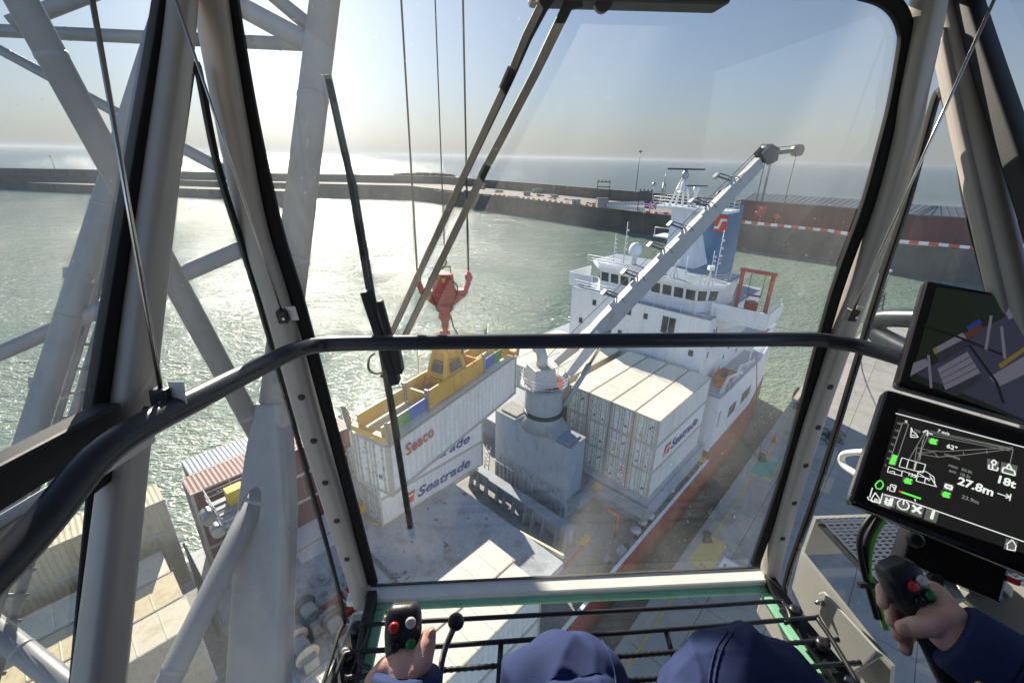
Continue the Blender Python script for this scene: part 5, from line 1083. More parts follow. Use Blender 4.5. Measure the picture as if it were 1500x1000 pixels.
bt_('brace',(-30,530,5.2),(424,334,4.6),.085,ext=(1.5,0)); bt_('brace',(330,-2,4.9),(468,72,4.55),.10,ext=(1.6,0)); bt_('brace',(380,-22,5.6),(470,52,4.6),.075,ext=(1.6,0))
bt_('brace',(36,28,5.6),(130,-8,5.8),.09,ext=(.2,1.8)); bt_('brace',(394,692,4.1),(236,1020,3.4),.092,ext=(0,1.6)); bt_('brace',(15,938,4.3),(120,1022,4.2),.10,ext=(.6,2.2))
# catwalk ladder along the left chord
m=MB(); A1,B1=D(215,190,5.2),D(70,660,5.0); A2,B2=D(232,190,5.4),D(96,660,5.2); e=(B1-A1)
m.tube([A1-e*.4,B1+e*1.0],.035,6); m.tube([A2-e*.4,B2+e*1.0],.05,6)
for k in range(30): f=-.3+k*.075; m.tube([A1.lerp(B1,f)-RV*.05,A2.lerp(B2,f)+RV*.05],.022,5)
m.build('ladder',M['boomd'],bo)
m=MB(); 
for px,py in ((176,210),(120,400),(70,560)): p=D(px,py,4.85); m.box(p-RV*.15,(.03,.03,.06),(RV,WV,UV_))
m.build('bracket',M['boomd'],bo)
# ------------------------------------------------------------------ operator's cab
cab=thing('crane_cab','glazed crane operator cab with beige metal pillars, black gaskets, grey grab rail and glass floor','cab',cb(.23,.3,-1.3))
YF=.95; XL,XR=-.455,.93
def path(pts,n=6,**k):
    """smooth the pixel path and put it on a cab plane"""
    P=[cp(*p,**k) for p in pts]; out=[]
    for i in range(len(P)-1):
        p0=P[max(i-1,0)];p1=P[i];p2=P[i+1];p3=P[min(i+2,len(P)-1)]
        for j in range(n):
            t=j/n; out.append(.5*((2*p1)+(p2-p0)*t+(2*p0-5*p1+4*p2-p3)*t*t+(3*p1-p0-3*p2+p3)*t**3))
    out.append(P[-1]); return out
def curve(P,n=6):
    P=[Vector(p) for p in P]; out=[]
    for i in range(len(P)-1):
        p0=P[max(i-1,0)];p1=P[i];p2=P[i+1];p3=P[min(i+2,len(P)-1)]
        for j in range(n):
            t=j/n; out.append(.5*((2*p1)+(p2-p0)*t+(2*p0-5*p1+4*p2-p3)*t*t+(3*p1-p0-3*p2+p3)*t**3))
    out.append(P[-1]); return out
def band(pts,nrm,w,th,name,m,parent=cab,shift=0,bevel=.004):
    """flat profile swept along a path: w across in the pane plane, th along its normal"""
    mb=MB(); nrm=Vector(nrm).normalized(); rings=[]; ws=w if isinstance(w,(list,tuple)) else [w]*len(pts); n=len(pts)
    for i,p in enumerate(pts):
        d=(pts[min(i+1,n-1)]-pts[max(i-1,0)]).normalized(); s=d.cross(nrm).normalized(); ww=ws[i] if len(ws)==n else ws[0]+(ws[-1]-ws[0])*i/(n-1)
        c=p+s*shift
        k=[(-1,-.55),(-.7,-1),(.7,-1),(1,-.55),(1,.55),(.7,1),(-.7,1),(-1,.55)]
        rings.append([c+s*(ww/2*a)+nrm*(th/2*b) for a,b in k])
    mb.loft(rings,smooth=False); o=mb.build(name,m,parent,bevel=bevel,seg=2)
    for q in o.data.polygons: q.use_smooth=True
    return o
G_L=[(346,-8),(378,180),(414,340),(447,450),(498,645),(552,852)]
G_R=[(1317,70),(1303,150),(1288,210),(1263,300),(1227,400),(1200,490),(1146,690),(1101,826)]
top=[(1317,46),(1308,24),(1290,8),(1262,-1),(1225,-6),(1000,-14),(700,-22),(400,-26),(362,-22)]
bot=[(1098,836),(830,852),(560,862)]
loop=path(G_L[::-1],4,y=YF)[::-1]; lp=path(G_L,4,y=YF); rp__=path(G_R[::-1],4,y=YF); tp_=[cp(*p,y=YF) for p in top]; bp2=[cp(*p,y=YF) for p in bot]
front_outline=lp+bp2[::-1]+rp__+tp_
def pane(poly,off,name,m,nrm,parent=cab,th=.006):
    nrm=Vector(nrm).normalized(); P=[Vector(p)+nrm*off for p in poly]; mb=MB(); mb.add(P,[tuple(range(len(P)))]); o=mb.build(name,m,parent,fix=False); return o
GF=glassmat('front_glass',(.97,.985,.975),.010,.085,1.8,3.0); GL=glassmat('left_glass',(.95,.97,.965),.02,.13,2.2,9.0,.5); GR=glassmat('right_glass',(.93,.955,.955),.012,.08,2.0,5.0); GB=glassmat('floor_glass',(.93,.975,.95),.012,.10,3.0,1.0,.45)
pane(front_outline,.012,'front_pane',GF,CF)
# gasket round the front pane
gk=front_outline+[front_outline[0]]
gpath=curve([cp(*p,y=YF) for p in G_L[::-1]]+[cp(*p,y=YF) for p in ((350,-20),(366,-27))]+[cp(*p,y=YF) for p in top[::-1][2:]]+[cp(*p,y=YF) for p in G_R],5)
band(gpath,CF,.026,.018,'front_gasket',M['rubber'],shift=.011)
# pillars
PLc=[(303,-30),(313,40),(336,170),(368,330),(404,445),(457,640),(520,846),(530,885)]
PRc=[(1374,-30),(1362,40),(1341,140),(1331,200),(1304,300),(1270,400),(1228,520),(1183,655),(1138,812),(1128,870)]
def elt(pts,rx,ry,name,m,nrm,parent=cab):
    mb=MB(); n=len(pts); rings=[]; nrm=Vector(nrm)
    for i,p in enumerate(pts):
        d=(pts[min(i+1,n-1)]-pts[max(i-1,0)]).normalized(); s=d.cross(nrm).normalized(); q=s.cross(d); r=rx[0]+(rx[-1]-rx[0])*i/(n-1) if isinstance(rx,(list,tuple)) else rx
        ring=[]
        for k in range(24):
            a=2*PI*k/24; ca,sa=math.cos(a),math.sin(a); e=.62
            ring.append(p+s*(r*math.copysign(abs(ca)**e,ca))+q*(ry*math.copysign(abs(sa)**e,sa)))
        rings.append(ring)
    mb.loft(rings,smooth=True); return mb.build(name,m,parent)
pl=elt([p+CF*.012 for p in path(PLc,5,y=YF-.02)],[.026,.024],.030,'front_pillar',M['cabm'],CF); prr=elt([p+CF*.012 for p in path(PRc,5,y=YF-.02)],[.023,.022],.026,'front_pillar',M['cabm'],CF)
for par,pts in ((pl,((441,582),(459,646),(476,707),(493,763),(508,819))),(prr,((1217,567),(1199,626),(1181,682),(1164,737),(1147,789)))):
    for p in pts: b=MB(); c=cp(*p,y=YF-(.0385 if par is pl else .0345)); b.lathe(c+CF*.004,[(.0075,0),(.0075,-.0042),(.005,-.0045)],12,axis=CF); b.build('bolt_cap',M['cabd'],par)
# raked posts and their gaskets
RLc=[(268,-25),(258,80),(224,340),(192,600),(146,1000),(135,1100)]; RLg=[(242,-25),(228,80),(187,340),(148,605)]
rl=elt(path(RLc,5,x=XL-.006),[.018,.032],.019,'raked_post',M['cabm'],CR); band(path(RLg,5,x=XL-.025),CR,[.022,.042],.022,'door_gasket',M['rubber'])
band(path([(150,640),(138,760),(116,1010)],4,x=XL-.03),CR,.024,.012,'lower_gasket',M['rubber'])
RRc=[(1378,-25),(1388,40),(1424,200),(1472,400),(1530,620),(1600,820),(1720,1120)]; rr_=elt(path(RRc,5,x=XR+.01),[.026,.030],.022,'raked_post',M['cabm'],CR)
elt(path([(1380,45),(1409,190),(1456,400),(1510,640)],5,x=XR-.012),[.008,.010],.009,'post_bead',M['cabm'],CR)
band(path([(1408,-30),(1442,80),(1500,255),(1560,430),(1640,640),(1760,900)],5,x=XR+.02),CR,[.035,.05],.04,'door_gasket',M['cabd'])
# corner panes with rounded gaskets
cl_=[(281,104),(286,96),(292,110),(318,240),(352,352),(381,447),(441,660),(503,893),(497,925),(470,1012)]
band(path(cl_,4,x=XL-.012),CR,.012,.010,'corner_gasket',M['rubber']); band(path([(281,104),(247,345),(217,600),(174,1000)],4,x=XL-.02),CR,.006,.010,'corner_gasket',M['rubber'])
pane([cp(*p,x=XL-.01) for p in cl_+[(172,1012),(217,600),(247,345)]],0,'corner_pane',GL,CR)
cr_=[(1384,142),(1378,134),(1370,146),(1351,215),(1328,300),(1295,400),(1258,520),(1203,700),(1150,858),(1165,905),(1218,990)]
band(path(cr_,4,x=XR+.012),CR,.016,.012,'corner_gasket',M['rubber']); band(path([(1384,142),(1403,215),(1417,300),(1443,400),(1500,620)],4,x=XR+.006),CR,.012,.012,'corner_gasket',M['rubber'])
pane([cp(*p,x=XR+.008) for p in cr_]+[cp(1218,990,x=XR+.008)-CF*.45,cp(1490,620,x=XR+.008)-CF*.1,cp(1490,620,x=XR+.008)],0,'corner_pane',GR,CR)
def cq(x,pts): return [cb(x,y,z) for y,z in pts]
pane(cq(XL-.02,((.97,.33),(.50,-.30),(-.15,-.30),(-.15,.33))),0,'door_pane',GL,CR)
pane(cq(XL-.02,((.43,-.36),(.18,-1.26),(-.15,-1.26),(-.15,-.36))),0,'lower_door_pane',GL,CR)
pane(cq(XR+.035,((.97,.33),(.62,-.10),(.30,-.60),(-.15,-.60),(-.15,.33))),0,'door_pane',GR,CR)
# waist bar of the left door
a0,a1=cp(-60,735,x=XL-.005),cp(166,611,x=XL-.005); a0=a0-(a1-a0).normalized()*.62; m=MB(); m.beam(a0-CZ*.004,a1-CZ*.0,.03,.042,CZ); m.build('waist_bar',M['cabd'],cab,bevel=.004)
a0,a1=cp(-60,812,x=XL),cp(214,640,x=XL); a0=a0-(a1-a0).normalized()*.62; m=MB(); m.beam(a0-CZ*.0,a1,.028,.014,CZ); m.build('waist_trim',M['cabl'],cab,bevel=.004)
m=MB(); a1=cp(185,672,x=XL-.01); a0=cp(-60,850,x=XL-.01); m.beam(a0-(a1-a0).normalized()*.62,a1,.02,.012,CZ); m.build('lower_gasket',M['rubber'],cab)
m=MB(); c=cp(208,622,x=XL+.035); m.box(c,(.022,.006,.004),((CF*.8+CZ*.5).normalized(),CR,CZ)); m.build('latch_slot',M['cabd'],cab)
# grab rail
gr=[cp(0,832,x=-.40)-CF*.62-CZ*.05,cp(0,832,x=-.40)-CF*.3-CZ*.02,cp(0,832,x=-.40),cp(160,656,x=-.40),cp(300,578,x=-.39),cp(385,535,x=-.385),cp(428,515,x=-.36),cp(470,505,y=.885),cp(540,502.5,y=.885),cp(700,500.5,y=.885),cp(1000,498,y=.885),cp(1180,497,y=.885),cp(1222,501,y=.875),cp(1262,508,y=.85),cp(1335,529,y=.77),cp(1420,560,y=.68)]
m=MB(); m.tube(curve(gr,8),.0162,18); m.build('grab_rail',M['rail'],cab)
# sill, header, roof lining, floor, rear
m=MB(); s0,s1=cp(536,872,y=YF-.005),cp(1120,843,y=YF-.005); m.beam(s0-CR*.05,s1+CR*.03,.055,.022); m.build('front_sill',M['cabl'],cab,bevel=.006)
m=MB(); m.beam(s0-CR*.02+CZ*.013+CF*.022,s1+CZ*.013+CF*.022,.006,.006); m.build('sill_gasket',M['cabd'],cab)
m=MB(); m.cbox(-.52,.97,.93,1.02,.305,.42); m.build('header',M['cabd'],cab); m=MB(); m.cbox(-.52,.97,-.95,.925,.34,.42); m.build('roof_lining',M['ceil'],cab)
m=MB(); m.cbox(-.52,.97,-1.0,-.952,-1.3,.42); m.build('rear_wall',M['cabd'],cab)
for x0,x1 in ((-.52,-.485),(.945,.975)):
    m=MB(); m.cbox(x0,x1,-.95,-.155,-1.3,.335); m.build('side_wall',M['ceil'],cab)
m=MB(); m.cbox(.945,.975,-.15,.28,-1.3,-.61); m.build('side_panel',M['cabd'],cab)
m=MB(); m.cbox(-.40,.93,-.95,.30,-1.32,-1.245); m.build('floor',M['cabd'],cab,bevel=.01)
for x0,x1 in ((-.385,-.325),(.862,.945)): m=MB(); m.cbox(x0,x1,.305,.935,-1.32,-1.235); m.build('floor_side',M['cabm'],cab,bevel=.01)
# glass floor with its green laminated border
ZF=-1.2; m=MB(); fx0,fx1,fy0,fy1=-.305,.855,.34,.93
pane([cb(fx0,fy0,ZF),cb(fx1,fy0,ZF),cb(fx1,fy1,ZF),cb(fx0,fy1,ZF)],0,'floor_pane',GB,CZ)
for a in ((fx0,fx1,fy1-.030,fy1,ZF+.002,ZF+.014),(fx0,fx0+.028,fy0,fy1-.031,ZF+.002,ZF+.014),(fx1-.028,fx1,fy0,fy1-.031,ZF+.002,ZF+.014)): m=MB(); m.cbox(*a); m.build('glass_border',M['gbead'],cab,bevel=.004)
# bracing of the floor frame
for x in (-.315,.865): m=MB(); m.cbox(x-.012,x+.012,.34,.935,ZF-.04,ZF+.05); m.build('floor_rail',M['cabd'],cab,bevel=.004)
# roller blind cords with end clips
def cord(a,b,r,lab,clip=True,sz=.013):
    t=cab; m=MB(); m.tube([a,b],r,8); c=m.build('blind_cord',M['chrome'],t); c['label']=lab
    if clip:
        d=(b-a).normalized(); m=MB(); s=d.cross(CF).normalized(); m.box(b+d*sz*.7,(sz*.75,sz,sz*.7),(s,d,s.cross(d))); o=m.build('cord_clip',M['blackp'],c,bevel=.002)
        m=MB(); m.lathe(b+d*sz*.9+s*sz*.3-CF*sz*.75,[(sz*.22,0),(sz*.22,-.002)],8,axis=CF); m.build('clip_screw',M['chrome'],o)
        m=MB(); m.box(b+d*sz*.4+s*sz*1.3+CF*sz*.3,(sz*.7,sz*1.2,.0015),(s,d,s.cross(d))); m.build('clip_plate',M['cabl'],o,bevel=.001)
cord(cp(128,-40,x=-.40),cp(236,572,x=-.405),.0028,'thin steel cord on the left door side')
cord(cp(247,-30,x=-.41),cp(413,457,y=.86),.0022,'thin steel cord crossing the left front pillar')
cord(cp(1470,-30,x=.86),cp(1250,455,y=.865),.0026,'thin steel cord crossing the right front pillar')
# visor box and parallel-arm wiper outside the front pane
m=MB(); v0,v1=cp(775,6,y=1.02),cp(1058,14,y=1.02); m.beam(v0+CZ*.03,v1+CZ*.03,.07,.06); vb=m.build('wiper_motor_box',M['cabd'],cab,bevel=.008); m=MB(); m.lathe(cp(885,2,y=.995)-CF*.0,[(.016,0),(.016,.02)],16,axis=CF); m.build('knob',M['blackp'],vb)
YW=.992
def W(px,py,o=0): return cp(px,py,y=YW+o)
def taper(pts,w0,w1,th,name,mm,par):
    mb=MB(); rings=[]; n=len(pts)
    for i,p in enumerate(pts):
        d=(pts[min(i+1,n-1)]-pts[max(i-1,0)]).normalized(); s=d.cross(CF).normalized(); w=w0+(w1-w0)*i/(n-1); rings.append([p-s*w/2-CF*th/2,p+s*w/2-CF*th/2,p+s*w/2+CF*th/2,p-s*w/2+CF*th/2])
    mb.loft(rings); return mb.build(name,mm,par,bevel=.002)
wa=taper([W(812,-14),W(795,10),W(772,55),W(748,112),W(690,236),W(572,492)],.024,.013,.012,'wiper_arm',M['cabd'],cab); wb=taper([W(852,2,.012),W(832,8,.012),W(806,62,.012),W(786,104,.012),W(712,246,.012),W(592,495,.012),W(560,552,.012)],.022,.013,.012,'wiper_arm',M['cabd'],cab)
for a,b in (((748,100),(735,130)),((713,240),(704,258))): 
    m=MB(); m.beam(W(*a,-.012),W(*b,-.012),.02,.012); m.build('arm_sleeve',M['dark'],wa)
wbl=taper([W(480,110,-.004),W(512,255,-.004),W(540,420,-.004),W(557,500,-.004),W(577,620,-.004),W(601,772,-.004)],.011,.014,.016,'wiper_blade',M['rubber'],cab)
taper([W(489,150,-.018),W(520,270,-.02),W(545,420,-.02),W(560,500,-.02),W(584,640,-.018)],.006,.008,.008,'blade_spine',M['dark'],wbl)
m=MB(); m.beam(W(536,425,-.02),W(580,560,-.02),.034,.022); m.beam(W(556,440,-.03),W(572,500,-.03),.014,.018); m.beam(W(575,505,-.02),W(582,545,-.02),.030,.03); m.build('wiper_carrier',M['cabd'],wbl,bevel=.004)
m=MB(); m.tube(curve([W(549,517,-.02),W(541,525,-.02),W(540,540,-.02),W(551,547,-.02),W(566,543,-.02),W(582,541,-.02)],5),.0028,6); m.build('washer_hose',M['cabd'],wbl)
# etched maker's mark at the lower left of the pane
m=MB(); c=cp(579,841,y=YF+.009); n=20
for k in range(n):
    a,b=2*PI*k/n,2*PI*(k+1)/n; q=lambda A,rr: c+CR*(rr*math.cos(A))+CZ*(rr*.9*math.sin(A)); m.add([q(a,.0085),q(b,.0085),q(b,.0073),q(a,.0073)],[(0,1,2,3)])
mk_=m.build('glass_mark',M['black_mark'],cab,fix=False)
m=MB()
for x0,x1,z0,z1 in ((-.0045,.0045,-.0018,.0016),(-.015,-.0055,-.0142,-.0112),(-.0025,.003,-.0128,-.0104),(.004,.0145,-.0128,-.0100),(-.0025,.002,-.0165,-.0145)): m.add([c+CR*x0+CZ*z0,c+CR*x1+CZ*z0,c+CR*x1+CZ*z1,c+CR*x0+CZ*z1],[(0,1,2,3)])
m.build('mark_print',M['black_mark'],mk_,fix=False)
# ------------------------------------------------------------------ foot guard over the glass floor
gt=thing('foot_guard','black bent bar foot guard with ribbed rods over the glass floor','guard',cb(.25,.7,-1.19))
ZG=-1.11
def gp(px,py,z=ZG): return cp(px,py,z=z)
m=MB(); m.tube(curve([gp(543,978),gp(526,966),gp(530,925),gp(545,914),gp(700,905),gp(1000,889),gp(1130,880.5),gp(1148,884),gp(1158,905),gp(1150,912)],6),.006,8); m.build('top_bar',M['grating'],gt)
m=MB(); m.tube(curve([gp(482,1015),gp(500,968),gp(515,955),gp(600,949),gp(1000,920),gp(1180,905.5),gp(1202,912),gp(1260,1005)],6),.006,8); m.build('lower_bar',M['grating'],gt)
for (a,b) in (((505,992),(1228,936)),((495,1030),(1260,970))):
    p,q_=gp(*a,z=ZG-.012),gp(*b,z=ZG-.012); mb=MB(); n=150; pts=[p.lerp(q_,k/n) for k in range(n+1)]; mb.tube(pts,[.0052 if k%2 else .0070 for k in range(n+1)],8); mb.build('ribbed_rod',M['grating'],gt)
for a,b in (((734,940),(729,1020)),((975,922),(986,962))): m=MB(); m.tube([gp(*a,z=ZG-.004),gp(*b,z=ZG-.02)],.0065,8); m.build('cross_rod',M['grating'],gt)
for a,b in (((528,918),(488,1010)),((1152,890),(1250,1010))):
    m=MB(); p,q_=gp(*a,z=ZG-.03),gp(*b,z=ZG-.03); m.beam(p,q_,.05,.012,CZ); 
    pl_=m.build('side_bracket',M['grating'],gt,bevel=.003)
    for f in (.12,.55): m=MB(); m.lathe(p.lerp(q_,f)+CZ*.006,[(.017,0),(.016,.022),(.008,.024)],14); m.build('rubber_foot',M['blackp'],pl_)
# ------------------------------------------------------------------ outside service platform to the right
pf=thing('service_platform','grey sheet metal service platform with perforated floor outside the right pane','platform',cb(1.4,.6,-1.2))
m=MB(); c0,c1,c2,c3=cp(1165,812,x=1.02),cp(1173,808,x=1.02),cp(1300,962,x=1.02),cp(1232,985,x=1.02)
m.prism([cp(1160,860,x=1.02),cp(1173,808,x=1.02),cp(1305,975,x=1.02),cp(1300,1040,x=1.02),cp(1225,1000,x=1.02)],CR*.012); m.build('side_sheet',M['sheet'],pf)
zf=-1.02; yb=cp(1173,808,x=1.035).dot(CF)
m=MB(); m.cbox(1.035,1.75,yb-.012,yb,zf,cp(1173,808,x=1.035).z); m.build('end_sheet',M['sheet'],pf)
def perf(x0,x1,y0,y1,z,m1,name,dx=.022,dy=.013):
    mb=MB(); nx=int((x1-x0)/dx); ny=int((y1-y0)/dy)
    for i in range(nx+1): x=x0+i*dx; mb.add([cb(x-dx*.22,y0,z),cb(x+dx*.22,y0,z),cb(x+dx*.22,y1,z),cb(x-dx*.22,y1,z)],[(0,1,2,3)])
    for k in range(ny+1): y=y0+k*dy; mb.add([cb(x0,y-dy*.25,z+.0005),cb(x1,y-dy*.25,z+.0005),cb(x1,y+dy*.25,z+.0005),cb(x0,y+dy*.25,z+.0005)],[(0,1,2,3)])
    mb.build(name,m1,pf)
perf(1.04,1.75,yb-.33,yb-.02,zf+.01,M['plate'],'perforated_floor'); perf(1.04,1.75,yb-.95,yb-.345,zf+.01,M['platel'],'perforated_floor')
m=MB(); m.cbox(1.04,1.75,yb-.95,yb-.02,zf-.02,zf-.012); m.build('under_sheet',M['cabd'],pf)
m=MB(); m.prism([cp(1198,868,x=.985),cp(1206,866,x=.985),cp(1292,960,x=.985),cp(1250,985,x=.985),cp(1200,900,x=.985)],CR*.008); gs=m.build('gusset',M['sheet'],pf,bevel=.003)
for p in ((1205,882),(1213,960)): m=MB(); m.lathe(cp(*p,x=.982),[(.009,0),(.008,-.012),(.004,-.022)],10,axis=CR); m.build('bolt',M['chrome'],gs)
m=MB(); m.beam(cp(1196,799,y=1.05),cp(1345,790,y=1.05),.03,.016); m.beam(cp(1290,800,y=1.02),cp(1318,745,y=1.02),.012,.05); m.build('step_bar',M['cabl'],pf,bevel=.004)
m=MB(); m.tube(curve([cp(1345,520,x=1.5),cp(1310,503,x=1.5),cp(1285,488,x=1.5),cp(1281,474,x=1.5),cp(1300,466,x=1.5),cp(1360,467,x=1.5)],6),.034,14); m.build('guard_tube',M['rail'],pf)
m=MB(); m.tube(curve([cp(1300,716,x=1.3),cp(1262,698,x=1.3),cp(1237,682,x=1.3),cp(1233,670,x=1.3),cp(1244,663,x=1.3),cp(1300,661,x=1.3)],6),.011,10); m.build('hand_rail',M['cabl'],pf)
# ------------------------------------------------------------------ screens
ST={}
def screen(name,label,tl,bl,dtl,dbl,slope,width,th):
    O=dep(*tl,dtl); E=dep(*bl,dbl)-O; p=RV-UV_*slope; r_=ray(*tl); be=-(p.dot(E))/(r_.dot(E)); w=(p+r_*be).normalized(); h=E.length; e=E.normalized(); n=w.cross(-e).normalized()
    t=thing(name,label,'screen',O+w*(width/2)+E); 
    m=MB(); m.box(O+w*(width/2)+E*.5-n*(th/2),(width/2,h/2,th/2),(w,-e,n)); m.build('housing',M['gloss'],t,bevel=.008,seg=3)
    return t,O,w,e,n,h
def on(S,px,py,o=.0012):
    t,O,w,e,n,h=S; d=ray(px,py); return d*((O+n*o).dot(n)/d.dot(n))
def spoly(S,pts,m,name,o=.0012):
    mb=MB(); mb.add([on(S,*p,o=o) for p in pts],[tuple(range(len(pts)))]); return mb.build(name,m,S[0],fix=False)
def slines(S,lines,m,name,w=.0009,o=.002):
    mb=MB(); n=S[4]
    for ln in lines:
        P=[on(S,*p,o=o) for p in ln]
        for a,b in zip(P[:-1],P[1:]):
            d=(b-a); 
            if d.length<1e-6: continue
            d.normalize(); s=d.cross(n)*w/2; mb.add([a-s,b-s,b+s,a+s],[(0,1,2,3)])
    return mb.build(name,m,S[0],fix=False)
ew=emis('screen_white',(.80,.85,.80),.50); eg=emis('screen_green',(.12,.85,.08),.55); edim=emis('screen_dim',(.35,.37,.34),.28); eb=emis('screen_black',(.010,.009,.009),.6); er=emis('screen_red',(.9,.05,.02),.5); etab=emis('screen_tab',(.16,.16,.15),.35)
S1=screen('control_screen','black framed crane control screen with white crane diagram and green icons','' and 0 or (1298,568),(1243,737),.72,.69,.287,.36,.035)
spoly(S1,[(1316,598),(1560,672),(1560,830),(1278,738)],eb,'display',.0010)
slines(S1,[[(1312,605),(1520,660)]],ew,'rule_line',.0014); slines(S1,[[(1295,724),(1330,733),(1520,800)]],ew,'rule_line',.0014)
slines(S1,[[(1322,619),(1302,679)],[(1331,621),(1311,681)],[(1322,619),(1331,621)],[(1302,679),(1311,681)]],edim,'gauge',.001)
spoly(S1,[(1308,665),(1315,667),(1310,681),(1302.5,679)],eg,'gauge_bar',.0018)
T1=lambda s,px,py,size,m=ew,sx=1.0,b=.02: text(s,size,m,S1[0],'readout',on(S1,px,py,.002),S1[2],-S1[3],.0001,b,sx=sx)
for k,s in enumerate(('150','125','100','75','50','25','0')): T1(s,1313-k*2.9,620+k*10.3,.0042,edim)
T1('%',1325,618,.005,ew); T1('7 m/s',1373,632,.0062); T1('75%',1338,631,.005,edim); T1('62°',1386,655,.0088); T1('max:  50.0t',1389,682,.0058,edim); T1('act:  18.3t',1390,690,.0058,edim); T1('27.8m',1402,708,.0155,ew,1.0,.03); T1('18t',1458,705,.0150,ew,1.0,.03); T1('23.9m',1408,729,.0075,edim); T1('133°',1329,695.5,.0070); T1('LIEBHERR',1383,666,.0042,edim); T1('i',1362,758,.018,ew,1,.05)
slines(S1,[[(1352,633),(1357,630),(1361,634),(1366,636)],[(1359,633),(1358,638)]],ew,'wind_icon',.0016)
slines(S1,[[(1334,640),(1335,626),(1337,632),(1341,634),(1345,640),(1334,640)],[(1336,637),(1341,637)]],ew,'load_curve_icon',.0013)
# crane drawing
slines(S1,[[(1355,632),(1332,672)],[(1361,634),(1346,668)],[(1357,630),(1340,688)],[(1352,644),(1347,670)],[(1343,655),(1338,690)],[(1351,655),(1347,675)],[(1343,655),(1363,660)],[(1344,663),(1368,662),(1375,670)],[(1344,664),(1374,669),(1413,666),(1484,657)],[(1363,660),(1380,661),(1484,655)],[(1358,630),(1480,656)],[(1359,633),(1484,658)],[(1357,636),(1480,660)],[(1411,662),(1412,666)],[(1445,659),(1446,664)],[(1484,658),(1479,682)]],edim,'crane_drawing',.0009)
slines(S1,[[(1321,670),(1317,683),(1352,692),(1356,680),(1321,670)],[(1331,673),(1328,685)],[(1342,676),(1339,689)],[(1302,683),(1300,691),(1322,697)],[(1302,683),(1322,690),(1320,697)],[(1345,690),(1342,704),(1370,712),(1368,698),(1356,690),(1345,690)],[(1356,699),(1354,708)],[(1362,696),(1372,713)],[(1347,697),(1366,702)],[(1345,692),(1362,704)],[(1303,690),(1310,690),(1311,695)],[(1322,689),(1343,697)]],ew,'crane_drawing',.0010)
for p in ((1368,646),(1331,704),(1387,724)):
    x,y=p; spoly(S1,[(x-8,y-6),(x+7,y-2),(x+5,y+5),(x-9,y+1)],etab,'status_icon',.0015); slines(S1,[[(x-6,y+1),(x-2,y-4),(x+1,y-1),(x+5,y-2)],[(x-6,y+2),(x+4,y+4)],[(x-5,y-0.5),(x+3,y+1.5)]],eg,'status_icon',.0026)
for q in (((1446,671),(1464,676),(1460,690),(1446,686)),((1467,676),(1491,682),(1488,698),(1465,692))): spoly(S1,q,etab,'load_icon',.0014)
slines(S1,[[(1456,673),(1452,677),(1457,681),(1460,677),(1456,673)],[(1449,680),(1448,686),(1461,689),(1462,684)],[(1454,680),(1454,687)]],ew,'load_icon',.0017); slines(S1,[[(1468,690),(1470,684),(1486,689),(1487,696)],[(1478,679),(1474,685),(1483,688),(1478,679)],[(1468,691),(1486,696)]],ew,'load_icon',.0018)
spoly(S1,[(1384,706),(1398,710),(1395,720),(1381,716)],etab,'truck_icon',.0014); slines(S1,[[(1385,709),(1395,712),(1393,717),(1389,714),(1385,714),(1385,709)]],ew,'truck_icon',.0024)
slines(S1,[[(1461,722),(1479,728)],[(1474,723),(1480,728),(1473,729)],[(1481,723),(1479,733)]],ew,'radius_arrow',.0012)
slines(S1,[[(1290,703),(1286,705),(1282,710),(1284,715),(1290,716),(1294,711),(1293,706),(1290,703)]],eg,'mode_icon',.0016)
slines(S1,[[(1305,709),(1303,718),(1310,720),(1313,711),(1305,709)],[(1306,712),(1310,713),(1309,717)],[(1301,712),(1300,717)]],ew,'fuel_icon',.0012); slines(S1,[[(1317,719),(1349,730)]],eg,'fuel_bar',.0026,.0024); slines(S1,[[(1317,719),(1321,720.4)]],er,'fuel_bar',.0026,.0026); slines(S1,[[(1340,730),(1341,734)]],ew,'fuel_bar',.0012)
tabs=((1296,715,1274,735,1292,739),)
spoly(S1,[(1294,723),(1311,728.5),(1304,745),(1286,739)],etab,'tab',.0014); slines(S1,[[(1274,728),(1278,714)],[(1275,733),(1282,721),(1289,731)],[(1277,731),(1277,734),(1288,736),(1288,731)],[(1281,735),(1282,730),(1285,731),(1284,736)],[(1271,727),(1272,731),(1289,737),(1293,722)]],ew,'home_icon',.0014)
for k,(x,y) in enumerate(((1303,732),(1323,739),(1343,746),(1364,754))): spoly(S1,[(x-7,y-10),(x+12,y-4),(x+7,y+12),(x-11,y+6)],etab,'tab',.0013)
slines(S1,[[(1299,728),(1297,737)],[(1305,729),(1302,740),(1296,737)],[(1308,729),(1305,741)],[(1297,731),(1308,734)],[(1295,734),(1307,738)]],ew,'machine_icon',.0022)
mb=MB(); c=on(S1,1323,739,.0022)
for k in range(2,19):
    a,b=PI/2+2*PI*k/20,PI/2+2*PI*(k+1)/20; q=lambda A,rr: c+S1[2]*(rr*math.cos(A))-S1[3]*(rr*math.sin(A)); mb.add([q(a,.0075),q(b,.0075),q(b,.0058),q(a,.0058)],[(0,1,2,3)])
mb.build('power_icon',ew,S1[0],fix=False); slines(S1,[[(1324.5,731),(1323,739)]],ew,'power_icon',.0018); slines(S1,[[(1337,739),(1349,752)],[(1350,742),(1336,749)]],ew,'tools_icon',.0032)
spoly(S1,[(1474,788),(1491,793),(1487,808),(1470,803)],etab,'tab',.0013); slines(S1,[[(1474,797),(1483,790),(1489,800)],[(1476,798),(1475,804),(1487,806),(1488,800)]],ew,'home_icon',.0012)
